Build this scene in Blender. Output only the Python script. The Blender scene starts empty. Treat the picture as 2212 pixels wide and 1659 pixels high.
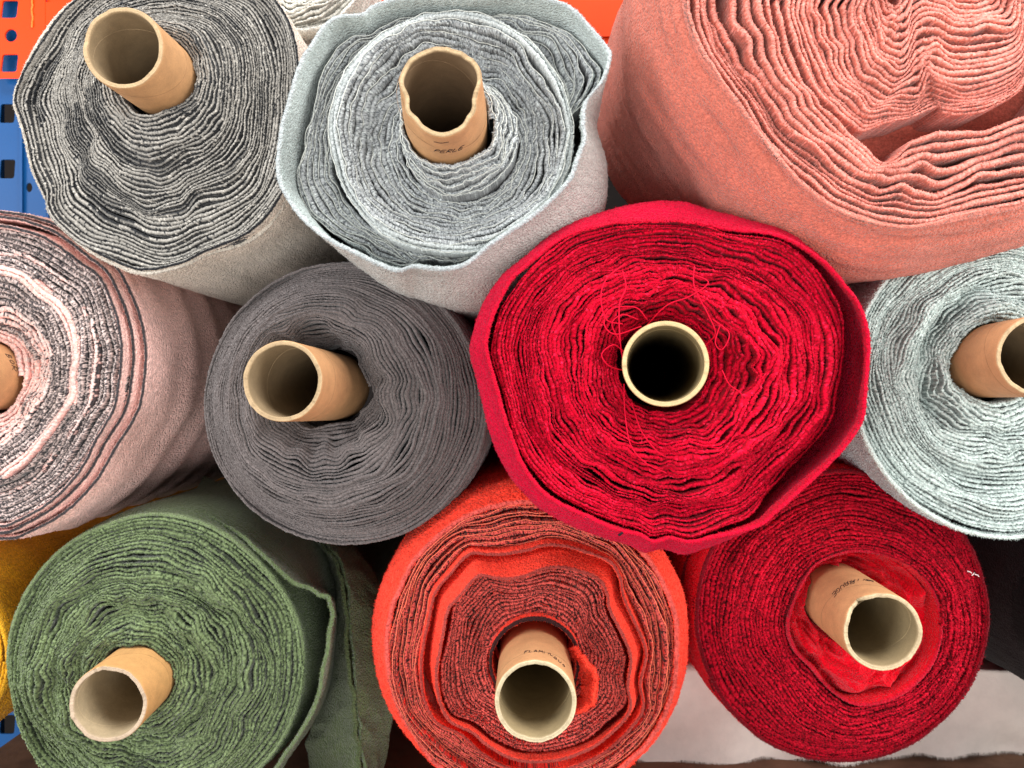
import bpy, math
import numpy as np

# ------------------------------------------------------------------ camera, world, lamps, exposure
SC = bpy.context.scene
COL = SC.collection
F = 1670.0                      # focal length in units of a 2212 px wide frame
CU, CV = 1106.0, 829.5

cam_d = bpy.data.cameras.new("camera")
cam = bpy.data.objects.new("camera", cam_d)
COL.objects.link(cam)
cam.location = (0, 0, 0)
cam.rotation_euler = (math.radians(90), 0, 0)
cam_d.sensor_width = 36.0
cam_d.lens = 36.0 * F / 2212.0
cam_d.clip_start = 0.02
cam_d.clip_end = 60.0
cam_d.dof.use_dof = True
cam_d.dof.focus_distance = 0.60
cam_d.dof.aperture_fstop = 11.0
SC.camera = cam

W = bpy.data.worlds.new("World")
SC.world = W
W.use_nodes = True
bgn = W.node_tree.nodes["Background"]
bgn.inputs[0].default_value = (0.97, 0.98, 1.0, 1)
bgn.inputs[1].default_value = 0.55

def area(name, loc, target, sx, sy, power, color):
    l = bpy.data.lights.new(name, 'AREA')
    l.shape = 'RECTANGLE'
    l.size, l.size_y = sx, sy
    l.energy = power
    l.color = color
    o = bpy.data.objects.new(name, l)
    COL.objects.link(o)
    o.location = loc
    d = np.array(target, float) - np.array(loc, float)
    from mathutils import Vector
    o.rotation_euler = Vector(d).to_track_quat('-Z', 'Y').to_euler()
    return o

area("ceiling_lamp", (0.1, -0.25, 2.1), (0.0, 0.62, 0.0), 2.2, 0.9, 78, (1.0, 0.975, 0.94))
area("low_front_fill", (-0.1, -1.8, -0.75), (0.0, 0.62, 0.0), 3.2, 0.7, 60, (1.0, 0.985, 0.96))  # low fill added to lift the undersides of the rolls
area("window_light", (2.0, -0.5, 0.8), (0.0, 0.62, 0.05), 0.9, 1.0, 50, (1.0, 0.985, 0.96))
area("side_light", (-2.2, -0.8, 0.4), (0.0, 0.62, 0.0), 0.9, 1.0, 44, (0.97, 0.985, 1.0))

SC.view_settings.view_transform = 'Standard'
SC.view_settings.look = 'None'
SC.view_settings.exposure = 0.0
SC.view_settings.gamma = 1.0
SC.view_settings.use_curve_mapping = False
SC.cycles.max_bounces = 6
SC.cycles.use_denoising = True

# ------------------------------------------------------------------ helpers
def w2(u, v, d):
    """photo point (2212 px frame) at depth d -> world x, z"""
    return np.array([(u - CU) / F * d, (CV - v) / F * d])

def lin(r, g, b):
    c = np.array([r, g, b], float) / 255.0
    return np.where(c <= 0.04045, c / 12.92, ((c + 0.055) / 1.055) ** 2.4)

def pnoise(th, t, nth, nt, seed, periodic=True):
    """smooth value noise, periodic in th (0..2pi), open in t (0..1); about -1..1"""
    rng = np.random.default_rng(seed)
    lat = rng.uniform(-1, 1, (nth, nt + 3))
    a = np.mod(np.asarray(th) / (2 * np.pi), 1.0) * nth
    b = np.clip(np.asarray(t), 0, 1) * nt
    i = np.floor(a).astype(int); fa = a - i
    j = np.floor(b).astype(int); fb = b - j
    fa = fa * fa * (3 - 2 * fa); fb = fb * fb * (3 - 2 * fb)
    i0 = i % nth; i1 = (i + 1) % nth
    j0 = np.clip(j, 0, nt + 1); j1 = j0 + 1
    return (lat[i0, j0] * (1 - fa) + lat[i1, j0] * fa) * (1 - fb) + (lat[i0, j1] * (1 - fa) + lat[i1, j1] * fa) * fb

def sstep(a, b, x):
    x = np.clip((np.asarray(x, float) - a) / (b - a), 0, 1)
    return x * x * (3 - 2 * x)

def bump1(x, c, w):
    return np.exp(-((np.asarray(x) - c) / w) ** 2)

def angd(a, b):
    return np.abs((np.asarray(a) - b + np.pi) % (2 * np.pi) - np.pi)

def cr_closed(pts, n):
    """closed Catmull-Rom through pts, n samples by control index"""
    p = np.asarray(pts, float); K = len(p)
    s = np.linspace(0, K, n, endpoint=False)
    i = np.floor(s).astype(int); f = (s - i)[:, None]
    a, b, c, d = p[(i - 1) % K], p[i % K], p[(i + 1) % K], p[(i + 2) % K]
    return 0.5 * (2 * b + (c - a) * f + (2 * a - 5 * b + 4 * c - d) * f ** 2 + (3 * b - a - 3 * c + d) * f ** 3)

def cr_open(pts, n):
    p = np.asarray(pts, float)
    p = np.vstack([2 * p[0] - p[1], p, 2 * p[-1] - p[-2]]); K = len(p)
    s = np.linspace(1, K - 2 - 1e-6, n)
    i = np.floor(s).astype(int); f = (s - i)[:, None]
    a, b, c, d = p[i - 1], p[i], p[i + 1], p[np.minimum(i + 2, K - 1)]
    return 0.5 * (2 * b + (c - a) * f + (2 * a - 5 * b + 4 * c - d) * f ** 2 + (3 * b - a - 3 * c + d) * f ** 3)

NTH = 1440
def outline(pts, d, cen):
    """photo outline points -> radius table over angle, about world centre cen"""
    q = np.array([w2(u, v, d) for u, v in pts]) - cen
    q = cr_closed(q, 2000)
    a = np.mod(np.arctan2(q[:, 1], q[:, 0]), 2 * np.pi); r = np.hypot(q[:, 0], q[:, 1])
    o = np.argsort(a); a, r = a[o], r[o]
    g = np.linspace(0, 2 * np.pi, NTH, endpoint=False)
    R = np.interp(g, a, r, period=2 * np.pi)
    k = np.exp(-np.linspace(-2, 2, 13) ** 2); k /= k.sum()
    R = np.convolve(np.concatenate([R[-6:], R, R[:6]]), k, 'valid')
    return lambda th: np.interp(np.mod(th, 2 * np.pi), g, R, period=2 * np.pi)

def circle(r, seed=1, a1=0.012, a2=0.006):
    return lambda th: r * (1 + a1 * pnoise(th, 0 * np.asarray(th), 7, 1, seed) + a2 * pnoise(th, 0 * np.asarray(th), 23, 1, seed + 1))

# ------------------------------------------------------------------ objects
def tag(o, label=None, cat=None, group=None, kind=None):
    if label: o["label"] = label
    if cat: o["category"] = cat
    if group: o["group"] = group
    if kind: o["kind"] = kind
    return o

def empty(name, loc):
    o = bpy.data.objects.new(name, None)
    COL.objects.link(o)
    o.location = loc
    o.empty_display_size = 0.02
    return o

class MB:
    """collects vertex / face / colour arrays for ONE mesh"""
    def __init__(s):
        s.v, s.q, s.t, s.c, s.n = [], [], [], [], 0
    def add(s, v, c, quads=None, tris=None):
        v = np.asarray(v, float).reshape(-1, 3)
        c = np.asarray(c, float)
        c = np.broadcast_to(c, (len(v), 3)) if c.ndim == 1 else c.reshape(-1, 3)
        if quads is not None and len(quads): s.q.append(np.asarray(quads, np.int64) + s.n)
        if tris is not None and len(tris): s.t.append(np.asarray(tris, np.int64) + s.n)
        s.v.append(v); s.c.append(c); s.n += len(v)
    def grid(s, P, C, wrap=False, flip=False):
        A, B = P.shape[:2]
        idx = np.arange(A * B).reshape(A, B)
        if wrap: idx = np.vstack([idx, idx[:1]])
        a, b, c, d = idx[:-1, :-1], idx[1:, :-1], idx[1:, 1:], idx[:-1, 1:]
        q = np.stack([a, b, c, d], -1).reshape(-1, 4)
        if flip: q = q[:, ::-1]
        C = np.asarray(C, float)
        if C.ndim == 1: C = np.broadcast_to(C, (A, B, 3))
        s.add(P.reshape(-1, 3), C.reshape(-1, 3), quads=q)
    def box(s, x0, x1, y0, y1, z0, z1, c):
        v = [(x, y, z) for x in (x0, x1) for y in (y0, y1) for z in (z0, z1)]
        s.add(v, c, quads=[(0, 1, 3, 2), (4, 6, 7, 5), (0, 4, 5, 1), (2, 3, 7, 6), (0, 2, 6, 4), (1, 5, 7, 3)])
    def tube(s, pts, r, c, sides=6):
        p = np.asarray(pts, float)
        T = np.gradient(p, axis=0); T /= np.linalg.norm(T, axis=1)[:, None] + 1e-12
        up = np.array([0.31, 0.2, 0.93])
        N = np.cross(T, up); N /= np.linalg.norm(N, axis=1)[:, None] + 1e-9
        B = np.cross(T, N)
        a = np.linspace(0, 2 * np.pi, sides, endpoint=False)
        r = np.broadcast_to(np.asarray(r, float), (len(p),))
        P = p[:, None] + r[:, None, None] * (np.cos(a)[None, :, None] * N[:, None] + np.sin(a)[None, :, None] * B[:, None])
        P = np.concatenate([P, P[:, :1]], 1)
        s.grid(P, c)
    def build(s, name, mat, parent=None, smooth=True):
        v = np.concatenate(s.v); c = np.concatenate(s.c)
        if parent is not None:
            root = parent
            while root.parent is not None: root = root.parent
            v = v - np.array(root.location)
        nq = sum(len(x) for x in s.q); nt = sum(len(x) for x in s.t)
        loops = np.concatenate([x.ravel() for x in s.q] + [x.ravel() for x in s.t]).astype(np.int32)
        starts = np.concatenate([np.arange(nq) * 4, nq * 4 + np.arange(nt) * 3]).astype(np.int32)
        me = bpy.data.meshes.new(name)
        me.vertices.add(len(v)); me.loops.add(len(loops)); me.polygons.add(nq + nt)
        me.vertices.foreach_set("co", v.astype(np.float32).ravel())
        me.loops.foreach_set("vertex_index", loops)
        me.polygons.foreach_set("loop_start", starts)
        try:
            me.polygons.foreach_set("loop_total", np.concatenate([np.full(nq, 4), np.full(nt, 3)]).astype(np.int32))
        except Exception:
            pass
        me.polygons.foreach_set("use_smooth", np.full(nq + nt, smooth))
        me.update(calc_edges=True)
        at = me.color_attributes.new("Col", 'FLOAT_COLOR', 'POINT')
        at.data.foreach_set("color", np.concatenate([c, np.ones((len(c), 1))], 1).astype(np.float32).ravel())
        me.materials.append(mat)
        o = bpy.data.objects.new(name, me)
        COL.objects.link(o)
        if parent is not None: o.parent = parent
        return o

# ------------------------------------------------------------------ materials
def mat_base(name):
    m = bpy.data.materials.new(name)
    m.use_nodes = True
    nt = m.node_tree
    return m, nt, nt.nodes["Principled BSDF"], nt.links

def noise(nt, co, scale, detail=2, rough=0.5, stretch=None):
    L = nt.links
    if stretch is not None:
        mp = nt.nodes.new("ShaderNodeMapping")
        mp.inputs["Scale"].default_value = stretch
        L.new(co, mp.inputs[0]); co = mp.outputs[0]
    n = nt.nodes.new("ShaderNodeTexNoise")
    n.inputs["Scale"].default_value = scale
    n.inputs["Detail"].default_value = detail
    n.inputs["Roughness"].default_value = rough
    L.new(co, n.inputs["Vector"])
    return n.outputs[0]

def ramp(nt, fac, lo, hi, a=0.3, b=0.7):
    r = nt.nodes.new("ShaderNodeMapRange")
    r.inputs[1].default_value, r.inputs[2].default_value = a, b
    r.inputs[3].default_value, r.inputs[4].default_value = lo, hi
    nt.links.new(fac, r.inputs[0])
    return r.outputs[0]

def terry(name, loop=650, bump=0.7, dist=0.0012, var=(0.72, 1.22), sheen=0.25, tint=(1, 1, 1), broad=(0.9, 1.08)):
    """looped cotton towelling: colour of the yarn from the mesh, loops as fine bump"""
    m, nt, b, L = mat_base(name)
    at = nt.nodes.new("ShaderNodeAttribute"); at.attribute_name = "Col"
    tc = nt.nodes.new("ShaderNodeTexCoord"); co = tc.outputs["Object"]
    f = ramp(nt, noise(nt, co, loop * 0.8, 2, 0.6), var[0], var[1])
    g = ramp(nt, noise(nt, co, 22, 3, 0.6), broad[0], broad[1])
    mul = nt.nodes.new("ShaderNodeMath"); mul.operation = 'MULTIPLY'
    L.new(f, mul.inputs[0]); L.new(g, mul.inputs[1])
    vm = nt.nodes.new("ShaderNodeVectorMath"); vm.operation = 'SCALE'
    L.new(at.outputs["Color"], vm.inputs[0]); L.new(mul.outputs[0], vm.inputs["Scale"])
    L.new(vm.outputs[0], b.inputs["Base Color"])
    vo = nt.nodes.new("ShaderNodeTexVoronoi"); vo.inputs["Scale"].default_value = loop
    L.new(co, vo.inputs["Vector"])
    sub = nt.nodes.new("ShaderNodeMath"); sub.operation = 'SUBTRACT'
    L.new(noise(nt, co, loop * 0.45, 3, 0.65), sub.inputs[0]); L.new(vo.outputs["Distance"], sub.inputs[1])
    bp = nt.nodes.new("ShaderNodeBump")
    bp.inputs["Strength"].default_value = bump; bp.inputs["Distance"].default_value = dist
    L.new(sub.outputs[0], bp.inputs["Height"]); L.new(bp.outputs[0], b.inputs["Normal"])
    b.inputs["Roughness"].default_value = 0.92
    b.inputs["Specular IOR Level"].default_value = 0.12
    b.inputs["Sheen Weight"].default_value = sheen
    b.inputs["Sheen Roughness"].default_value = 0.45
    b.inputs["Sheen Tint"].default_value = (*tint, 1)
    return m

def card():
    m, nt, b, L = mat_base("kraft_cardboard")
    at = nt.nodes.new("ShaderNodeAttribute"); at.attribute_name = "Col"
    tc = nt.nodes.new("ShaderNodeTexCoord"); co = tc.outputs["Object"]
    f = ramp(nt, noise(nt, co, 90, 5, 0.7), 0.86, 1.12)
    g = ramp(nt, noise(nt, co, 1400, 2, 0.6), 0.88, 1.1)
    mul = nt.nodes.new("ShaderNodeMath"); mul.operation = 'MULTIPLY'
    L.new(f, mul.inputs[0]); L.new(g, mul.inputs[1])
    vm = nt.nodes.new("ShaderNodeVectorMath"); vm.operation = 'SCALE'
    L.new(at.outputs["Color"], vm.inputs[0]); L.new(mul.outputs[0], vm.inputs["Scale"])
    L.new(vm.outputs[0], b.inputs["Base Color"])
    bp = nt.nodes.new("ShaderNodeBump"); bp.inputs["Strength"].default_value = 0.25; bp.inputs["Distance"].default_value = 0.0006
    L.new(noise(nt, co, 500, 4, 0.6), bp.inputs["Height"]); L.new(bp.outputs[0], b.inputs["Normal"])
    b.inputs["Roughness"].default_value = 0.62
    b.inputs["Specular IOR Level"].default_value = 0.3
    return m

def plain(name, rough=0.5, spec=0.5, bumpscale=None, bumpd=0.0004, lo=0.9, hi=1.08, nscale=40):
    m, nt, b, L = mat_base(name)
    at = nt.nodes.new("ShaderNodeAttribute"); at.attribute_name = "Col"
    tc = nt.nodes.new("ShaderNodeTexCoord"); co = tc.outputs["Object"]
    f = ramp(nt, noise(nt, co, nscale, 5, 0.65), lo, hi)
    vm = nt.nodes.new("ShaderNodeVectorMath"); vm.operation = 'SCALE'
    L.new(at.outputs["Color"], vm.inputs[0]); L.new(f, vm.inputs["Scale"])
    L.new(vm.outputs[0], b.inputs["Base Color"])
    b.inputs["Roughness"].default_value = rough
    b.inputs["Specular IOR Level"].default_value = spec
    if bumpscale:
        bp = nt.nodes.new("ShaderNodeBump"); bp.inputs["Strength"].default_value = 0.4; bp.inputs["Distance"].default_value = bumpd
        L.new(noise(nt, co, bumpscale, 3, 0.6), bp.inputs["Height"]); L.new(bp.outputs[0], b.inputs["Normal"])
    return m

M_CARD = card()
M_INK = plain("pen_ink", 0.6, 0.2)
M_PAINT = plain("powder_coated_steel", 0.42, 0.25, 300, 0.0002, 0.94, 1.05, 12)
M_BOARD = plain("worn_shelf_board", 0.85, 0.2, 120, 0.001, 0.7, 1.25, 30)
M_DARK = plain("shade_dark_wall", 0.95, 0.1)

# ------------------------------------------------------------------ cloth builders
QN = np.array([-1.0, -1.0, -0.82, -0.36, 0.36, 0.82, 1.0, 1.0])      # across one ply
QD = np.array([1.0, 0.0, 0.0, 0.0, 0.0, 0.0, 0.0, 1.0])
QW = np.array([0.0, 0.85, 0.30, 0.05, 0.0, 0.26, 0.85, 0.0])

def winding(mb, pt, yface, N, colour, ds=0.0008, fill=0.9, edge=0.0012, jn=0.00022, jy=0.00035, deep=0.014,
            seed=0, nth_edge=9, tufts=0.25, tuft_len=0.0013, jit=0.35, wav=0.0004, hmax=0.0034, roundness=1.0, bunch=0.55, bunch_n=(11, 5), threads=None):
    """the edges of a wound length of cloth: ONE spiral ply with thickness, N turns.
    pt(t, th) -> x, z ; yface(t, th) -> world y of the ply edge"""
    rng = np.random.default_rng(seed)
    # uneven ply spacing
    g = np.cumsum(1 + jit * rng.uniform(-1, 1, N + 2)); g = np.concatenate([[0], g]); g /= g[N]
    ths, ks = [], []
    for k in range(N):
        x, z = pt(np.full(24, min((k + 0.5) / N, 1)), np.linspace(0, 2 * np.pi, 24))
        L = np.hypot(np.diff(x), np.diff(z)).sum()
        m = max(60, int(L / ds))
        a = np.arange(m) / m
        ths.append(a * 2 * np.pi); ks.append(k + a)
    th = np.concatenate(ths); kk = np.concatenate(ks)
    n = len(th)
    t = np.interp(kk, np.arange(len(g)), g)
    tn = np.interp(kk + 1, np.arange(len(g)), g)
    tq = np.clip(t, 0, 1)
    bb = bunch / N * (pnoise(th, tq, bunch_n[0], max(2, N // bunch_n[1]), seed + 71) * 1.5 + 0.8 * pnoise(th, tq, bunch_n[0] * 3, max(2, N // 3), seed + 72)) * np.sin(np.pi * np.clip(tq, 0.02, 0.98)) ** 0.5
    t = t + bb; tn = tn + bb + (bunch * 0.35 / N) * pnoise(th, tq, 23, max(2, N // 2), seed + 73)
    tm = np.clip((t + tn) / 2, 0, 1.02)
    x, z = pt(tm, th)
    x1, z1 = pt(t, th); x2, z2 = pt(tn, th)
    w = np.hypot(x2 - x1, z2 - z1)
    dx, dz = x2 - x1, z2 - z1
    Tx = np.gradient(x); Tz = np.gradient(z)
    k5 = np.ones(7) / 7
    Tx = np.convolve(Tx, k5, 'same'); Tz = np.convolve(Tz, k5, 'same')
    l = np.hypot(Tx, Tz) + 1e-12; Tx /= l; Tz /= l
    nx, nz = Tz, -Tx
    sg = np.sign(nx * dx + nz * dz); nx *= sg; nz *= sg
    wp = np.abs(nx * dx + nz * dz)
    h = np.clip(0.5 * wp * fill, 0.0003, hmax)
    tN = np.clip(kk / N, 0, 1)
    y = yface(np.clip(tm, 0, 1), th)
    y = y + edge * pnoise(th, tN, nth_edge, N, seed + 5) + 0.5 * edge * pnoise(th, tN, 31, N, seed + 6)
    wob = wav * pnoise(th, tN, 43, N, seed + 7) + 0.45 * wav * pnoise(th, tN, 97, N, seed + 8)
    x = x + nx * wob; z = z + nz * wob
    # profile columns
    hw = h[:, None]
    off = QN[None] * hw
    dep = QD[None] * deep + QW[None] * hw * 2.0 * roundness
    off = off + rng.normal(0, 1, off.shape) * jn * (1 - QD[None])
    dep = dep + rng.normal(0, 1, off.shape) * jy * (1 - QD[None])
    P = np.empty((n, 8, 3))
    P[..., 0] = x[:, None] + nx[:, None] * off
    P[..., 2] = z[:, None] + nz[:, None] * off
    P[..., 1] = y[:, None] + dep
    C = colour(rng, tm, th, kk, n)
    mb.grid(P, C)
    if threads is not None:                              # stitched thread running along some of the edges
        every, tc, tr, ta = threads
        for k in range(0, N, every):
            m = np.where(kk.astype(int) == k)[0][::2]
            if len(m) < 20: continue
            o = hw[m, 0] * 0.6 + ta * pnoise(th[m], 0 * th[m], 70, 1, seed + 300 + k) + ta * 0.7 * pnoise(th[m], 0 * th[m], 31, 1, seed + 500 + k)
            mb.tube(np.stack([x[m] + nx[m] * o, y[m] - 0.0006 + 0.0004 * pnoise(th[m], 0 * th[m], 50, 1, seed + k), z[m] + nz[m] * o], 1), tr, tc, 4)
    # stray loops of the pile
    nt_ = int(n * tufts)
    if nt_:
        i = rng.integers(0, n, nt_); j = rng.integers(1, 7, nt_)
        b = P[i, j]
        sgn = np.sign(j - 3.5)
        tang = np.stack([Tx[i], 0 * Tx[i], Tz[i]], 1)
        d = np.stack([nx[i] * sgn, -1.1 + 0 * nx[i], nz[i] * sgn], 1) * 0.6 + rng.normal(0, 0.55, (nt_, 3))
        d /= np.linalg.norm(d, axis=1)[:, None]
        ln = tuft_len * rng.uniform(0.5, 1.3, nt_)[:, None]
        wd = 0.00022 * rng.uniform(0.7, 1.5, nt_)[:, None]
        V = np.stack([b - tang * wd, b + tang * wd, b + d * ln], 1)
        mb.add(V, np.repeat(C[i, j], 3, 0), tris=np.arange(nt_ * 3).reshape(-1, 3))

def colours8(cols):
    return np.array(cols, float)

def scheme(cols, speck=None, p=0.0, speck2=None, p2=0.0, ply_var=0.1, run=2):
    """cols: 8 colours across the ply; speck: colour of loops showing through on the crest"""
    cols = np.array(cols, float)  # darker outer colours paint gap shade into plain plies
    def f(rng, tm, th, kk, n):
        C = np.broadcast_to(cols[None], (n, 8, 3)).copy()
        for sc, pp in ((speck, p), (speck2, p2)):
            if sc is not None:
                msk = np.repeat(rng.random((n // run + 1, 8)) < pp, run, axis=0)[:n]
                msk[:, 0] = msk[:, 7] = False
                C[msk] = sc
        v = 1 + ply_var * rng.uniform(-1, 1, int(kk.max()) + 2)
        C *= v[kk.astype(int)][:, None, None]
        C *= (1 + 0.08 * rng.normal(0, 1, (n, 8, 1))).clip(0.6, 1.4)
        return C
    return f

def sheet(mb, cen, R, yf, length, c_in, c_out, c_edge, thick=0.003, d_in=0.05, shape=None, wr=0.002, wr_n=(9, 4), seed=0,
          M=640, nb=54, jn=0.00018, tufts=9000, tuft_len=0.0013, th0=0.0, th1=2 * np.pi, edge_run=0.004, fine=0.0004, flute=0.0, flute_n=14, flute_len=0.03):
    """a length of cloth wrapped round the roll: inner face, edge, outer face running back"""
    rng = np.random.default_rng(seed)
    full = abs(th1 - th0) >= 2 * np.pi - 1e-6
    th = np.linspace(th0, th1, M, endpoint=not full)
    si = np.linspace(1, 0, 9) ** 1.5 * d_in
    se = np.concatenate([np.linspace(0, 0.02, 12), 0.02 + np.linspace(0, 1, nb)[1:] ** 1.5 * (length - 0.02)])
    s = np.concatenate([si[:-1], [0.0006, 0.0, 0.0006], se[1:]])
    o = np.concatenate([np.full(8, -0.5), [-0.32, 0.0, 0.32], np.full(len(se) - 1, 0.5)]) * thick
    col = np.concatenate([np.tile(c_in, (8, 1)), np.tile(c_edge, (3, 1)),
                          np.where((se[1:] < edge_run)[:, None], c_edge, c_out)])
    T, S = np.meshgrid(th, s, indexing='ij')
    rad = R(th)[:, None] + o[None]
    if shape is not None: rad = rad + shape(S, T)
    sn = np.clip(S / max(length, 1e-6), 0, 1)
    rad = rad + wr * pnoise(T, sn ** 0.5, wr_n[0], wr_n[1], seed + 1) + wr * 0.35 * pnoise(T, sn ** 0.5, wr_n[0] * 3, wr_n[1] * 5, seed + 2)
    rad = rad + flute * pnoise(T, 0 * T, flute_n, 1, seed + 3) * np.exp(-S / flute_len)
    rad = rad + fine * pnoise(T, sn ** 0.5, 160, 60, seed + 4)
    rad = rad + rng.normal(0, jn, rad.shape)
    Y = yf(th)[:, None] + S
    P = np.stack([cen[0] + rad * np.cos(T), Y + rng.normal(0, jn, rad.shape), cen[1] + rad * np.sin(T)], -1)
    C = np.broadcast_to(col[None], P.shape).copy()
    C *= (1 + 0.06 * rng.normal(0, 1, C.shape[:2] + (1,))).clip(0.7, 1.3)
    mb.grid(P, C, wrap=full)
    if tufts:
        i = rng.integers(0, M, tufts); j = np.clip((rng.random(tufts) ** 1.4 * 30).astype(int) + 5, 0, P.shape[1] - 2)
        b = P[i, j] + (P[i, j + 1] - P[i, j]) * rng.random(tufts)[:, None]
        e = np.stack([np.cos(th[i]), 0 * th[i], np.sin(th[i])], 1)
        tg = np.stack([-np.sin(th[i]), 0 * th[i], np.cos(th[i])], 1)
        side = np.where(j < 8, -1.0, 1.0)[:, None]
        front = np.where(np.abs(j - 9) < 3, 1.0, 0.1)[:, None] * np.array([0, -1.0, 0])
        d = e * side + front + rng.normal(0, 0.5, (tufts, 3)); d /= np.linalg.norm(d, axis=1)[:, None]
        ln = tuft_len * rng.uniform(0.4, 1.2, tufts)[:, None]
        V = np.stack([b - tg * 0.0002, b + tg * 0.0002, b + d * ln], 1)
        mb.add(V, np.repeat(C[i, j], 3, 0), tris=np.arange(tufts * 3).reshape(-1, 3))

def cap(mb, cen, R, y, c, hole=None, hr=0.033):
    """disc added behind the ply edges against light leaks, open round the core"""
    th = np.linspace(0, 2 * np.pi, 96, endpoint=False)[:, None]
    r = R(th)
    rr = np.linspace(0.0, 1, 6)[None]
    h, r0 = (cen, 0.0) if hole is None else (hole, hr)
    P = np.stack([(1 - rr) * (h[0] + r0 * np.cos(th)) + rr * (cen[0] + r * np.cos(th)), np.full((96, 6), y),
                  (1 - rr) * (h[1] + r0 * np.sin(th)) + rr * (cen[1] + r * np.sin(th))], -1)
    mb.grid(P, c, wrap=True)

def axis_at(tb, tm, y):
    """x, z of a core's axis at depth y"""
    a, b = w2(*tb), w2(*tm)
    return a + (a - b) * (y - tb[2]) / (tb[2] - tm[2])

KRAFT, CUT, LINING = lin(192, 146, 102), lin(180, 154, 118), lin(146, 126, 98)

def tube(parent, base, mouth, r=0.0298, wall=0.0034, seed=0, crush=None, rag=0.0005, kraft=KRAFT, cut=CUT, lining=LINING, notch=None, back=0.94):
    """cardboard core: base / mouth = (u, v, depth) of its axis"""
    rng = np.random.default_rng(seed)
    a = np.array([*w2(*base), base[2]])[[0, 2, 1]]; b = np.array([*w2(*mouth), mouth[2]])[[0, 2, 1]]
    ax = a - b; Lb = np.linalg.norm(ax); ax /= Lb
    e1 = np.cross(ax, [0, 0, 1.0]); e1 /= np.linalg.norm(e1)
    if e1[0] < 0: e1 = -e1
    e2 = np.cross(e1, ax)
    if e2[2] < 0: e2 = -e2
    ph = np.linspace(0, 2 * np.pi, 220, endpoint=False)
    ragn = rag * (pnoise(ph, 0 * ph, 40, 1, seed + 1) + 0.8 * pnoise(ph, 0 * ph, 13, 1, seed + 2) + 0.18 * rng.normal(0, 1, 220))
    if notch is not None: ragn = ragn + notch[1] * bump1(angd(ph, notch[0]), 0, notch[2]) * (1 + 0.5 * pnoise(ph, 0 * ph, 60, 1, seed + 3))
    def ring(s, rad, sc=1.0):
        s = np.broadcast_to(np.asarray(s, float), (220,))
        rr = rad + 0 * ph
        if crush is not None: rr = rr + crush(ph, s)
        return b + ax * s[:, None] + (np.cos(ph) * rr)[:, None] * e1 + (np.sin(ph) * rr)[:, None] * e2
    rings, cols = [], []
    for s in np.linspace(Lb + 0.08, 0.004, 26): rings.append(ring(s, r)); cols.append(kraft)
    rings.append(ring(0.0012 + ragn * 0.5, r)); cols.append(kraft)
    rings.append(ring(0.0003 + ragn, r - 0.0003)); cols.append(0.5 * kraft + 0.5 * cut)
    for q in np.linspace(0.12, 0.9, 6):
        rings.append(ring(ragn + rng.normal(0, 0.00010, 220), r - wall * q + rng.normal(0, 0.00004, 220))); cols.append(cut * rng.uniform(0.72, 1.08))
    rings.append(ring(0.0005 + ragn, r - wall)); cols.append(0.5 * cut + 0.5 * lining)
    for s in np.concatenate([np.linspace(0.003, 0.1, 14), np.linspace(0.12, Lb + back, 12)]): rings.append(ring(s, r - wall)); cols.append(lining)
    P = np.stack(rings, 1); C = np.broadcast_to(np.array(cols)[None], P.shape)
    mb = MB(); mb.grid(P, C, wrap=True)
    # paper seam winding round the core
    for s0, rad, cc in ((Lb * 0.45, r + 0.00003, kraft * 0.55), (0.022, r - wall - 0.00003, lining * 1.35)):
        p = np.linspace(0, 2 * np.pi, 140)
        rr = rad + 0 * p
        s = s0 + 0.016 * np.sin(p + seed)
        pts = b + ax * s[:, None] + (np.cos(p) * rr)[:, None] * e1 + (np.sin(p) * rr)[:, None] * e2
        mb.tube(pts, 0.00014, cc, 4)
    o = mb.build("cardboard_tube", M_CARD, parent)
    def surf(phi, s):
        rr = r + 0.00012
        if crush is not None: rr = rr + crush(np.asarray(phi), np.asarray(s))
        return b + ax * np.asarray(s)[:, None] + (np.cos(phi) * rr)[:, None] * e1 + (np.sin(phi) * rr)[:, None] * e2
    o_dict = dict(obj=o, surf=surf, L=Lb, r=r)
    return o_dict

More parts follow.
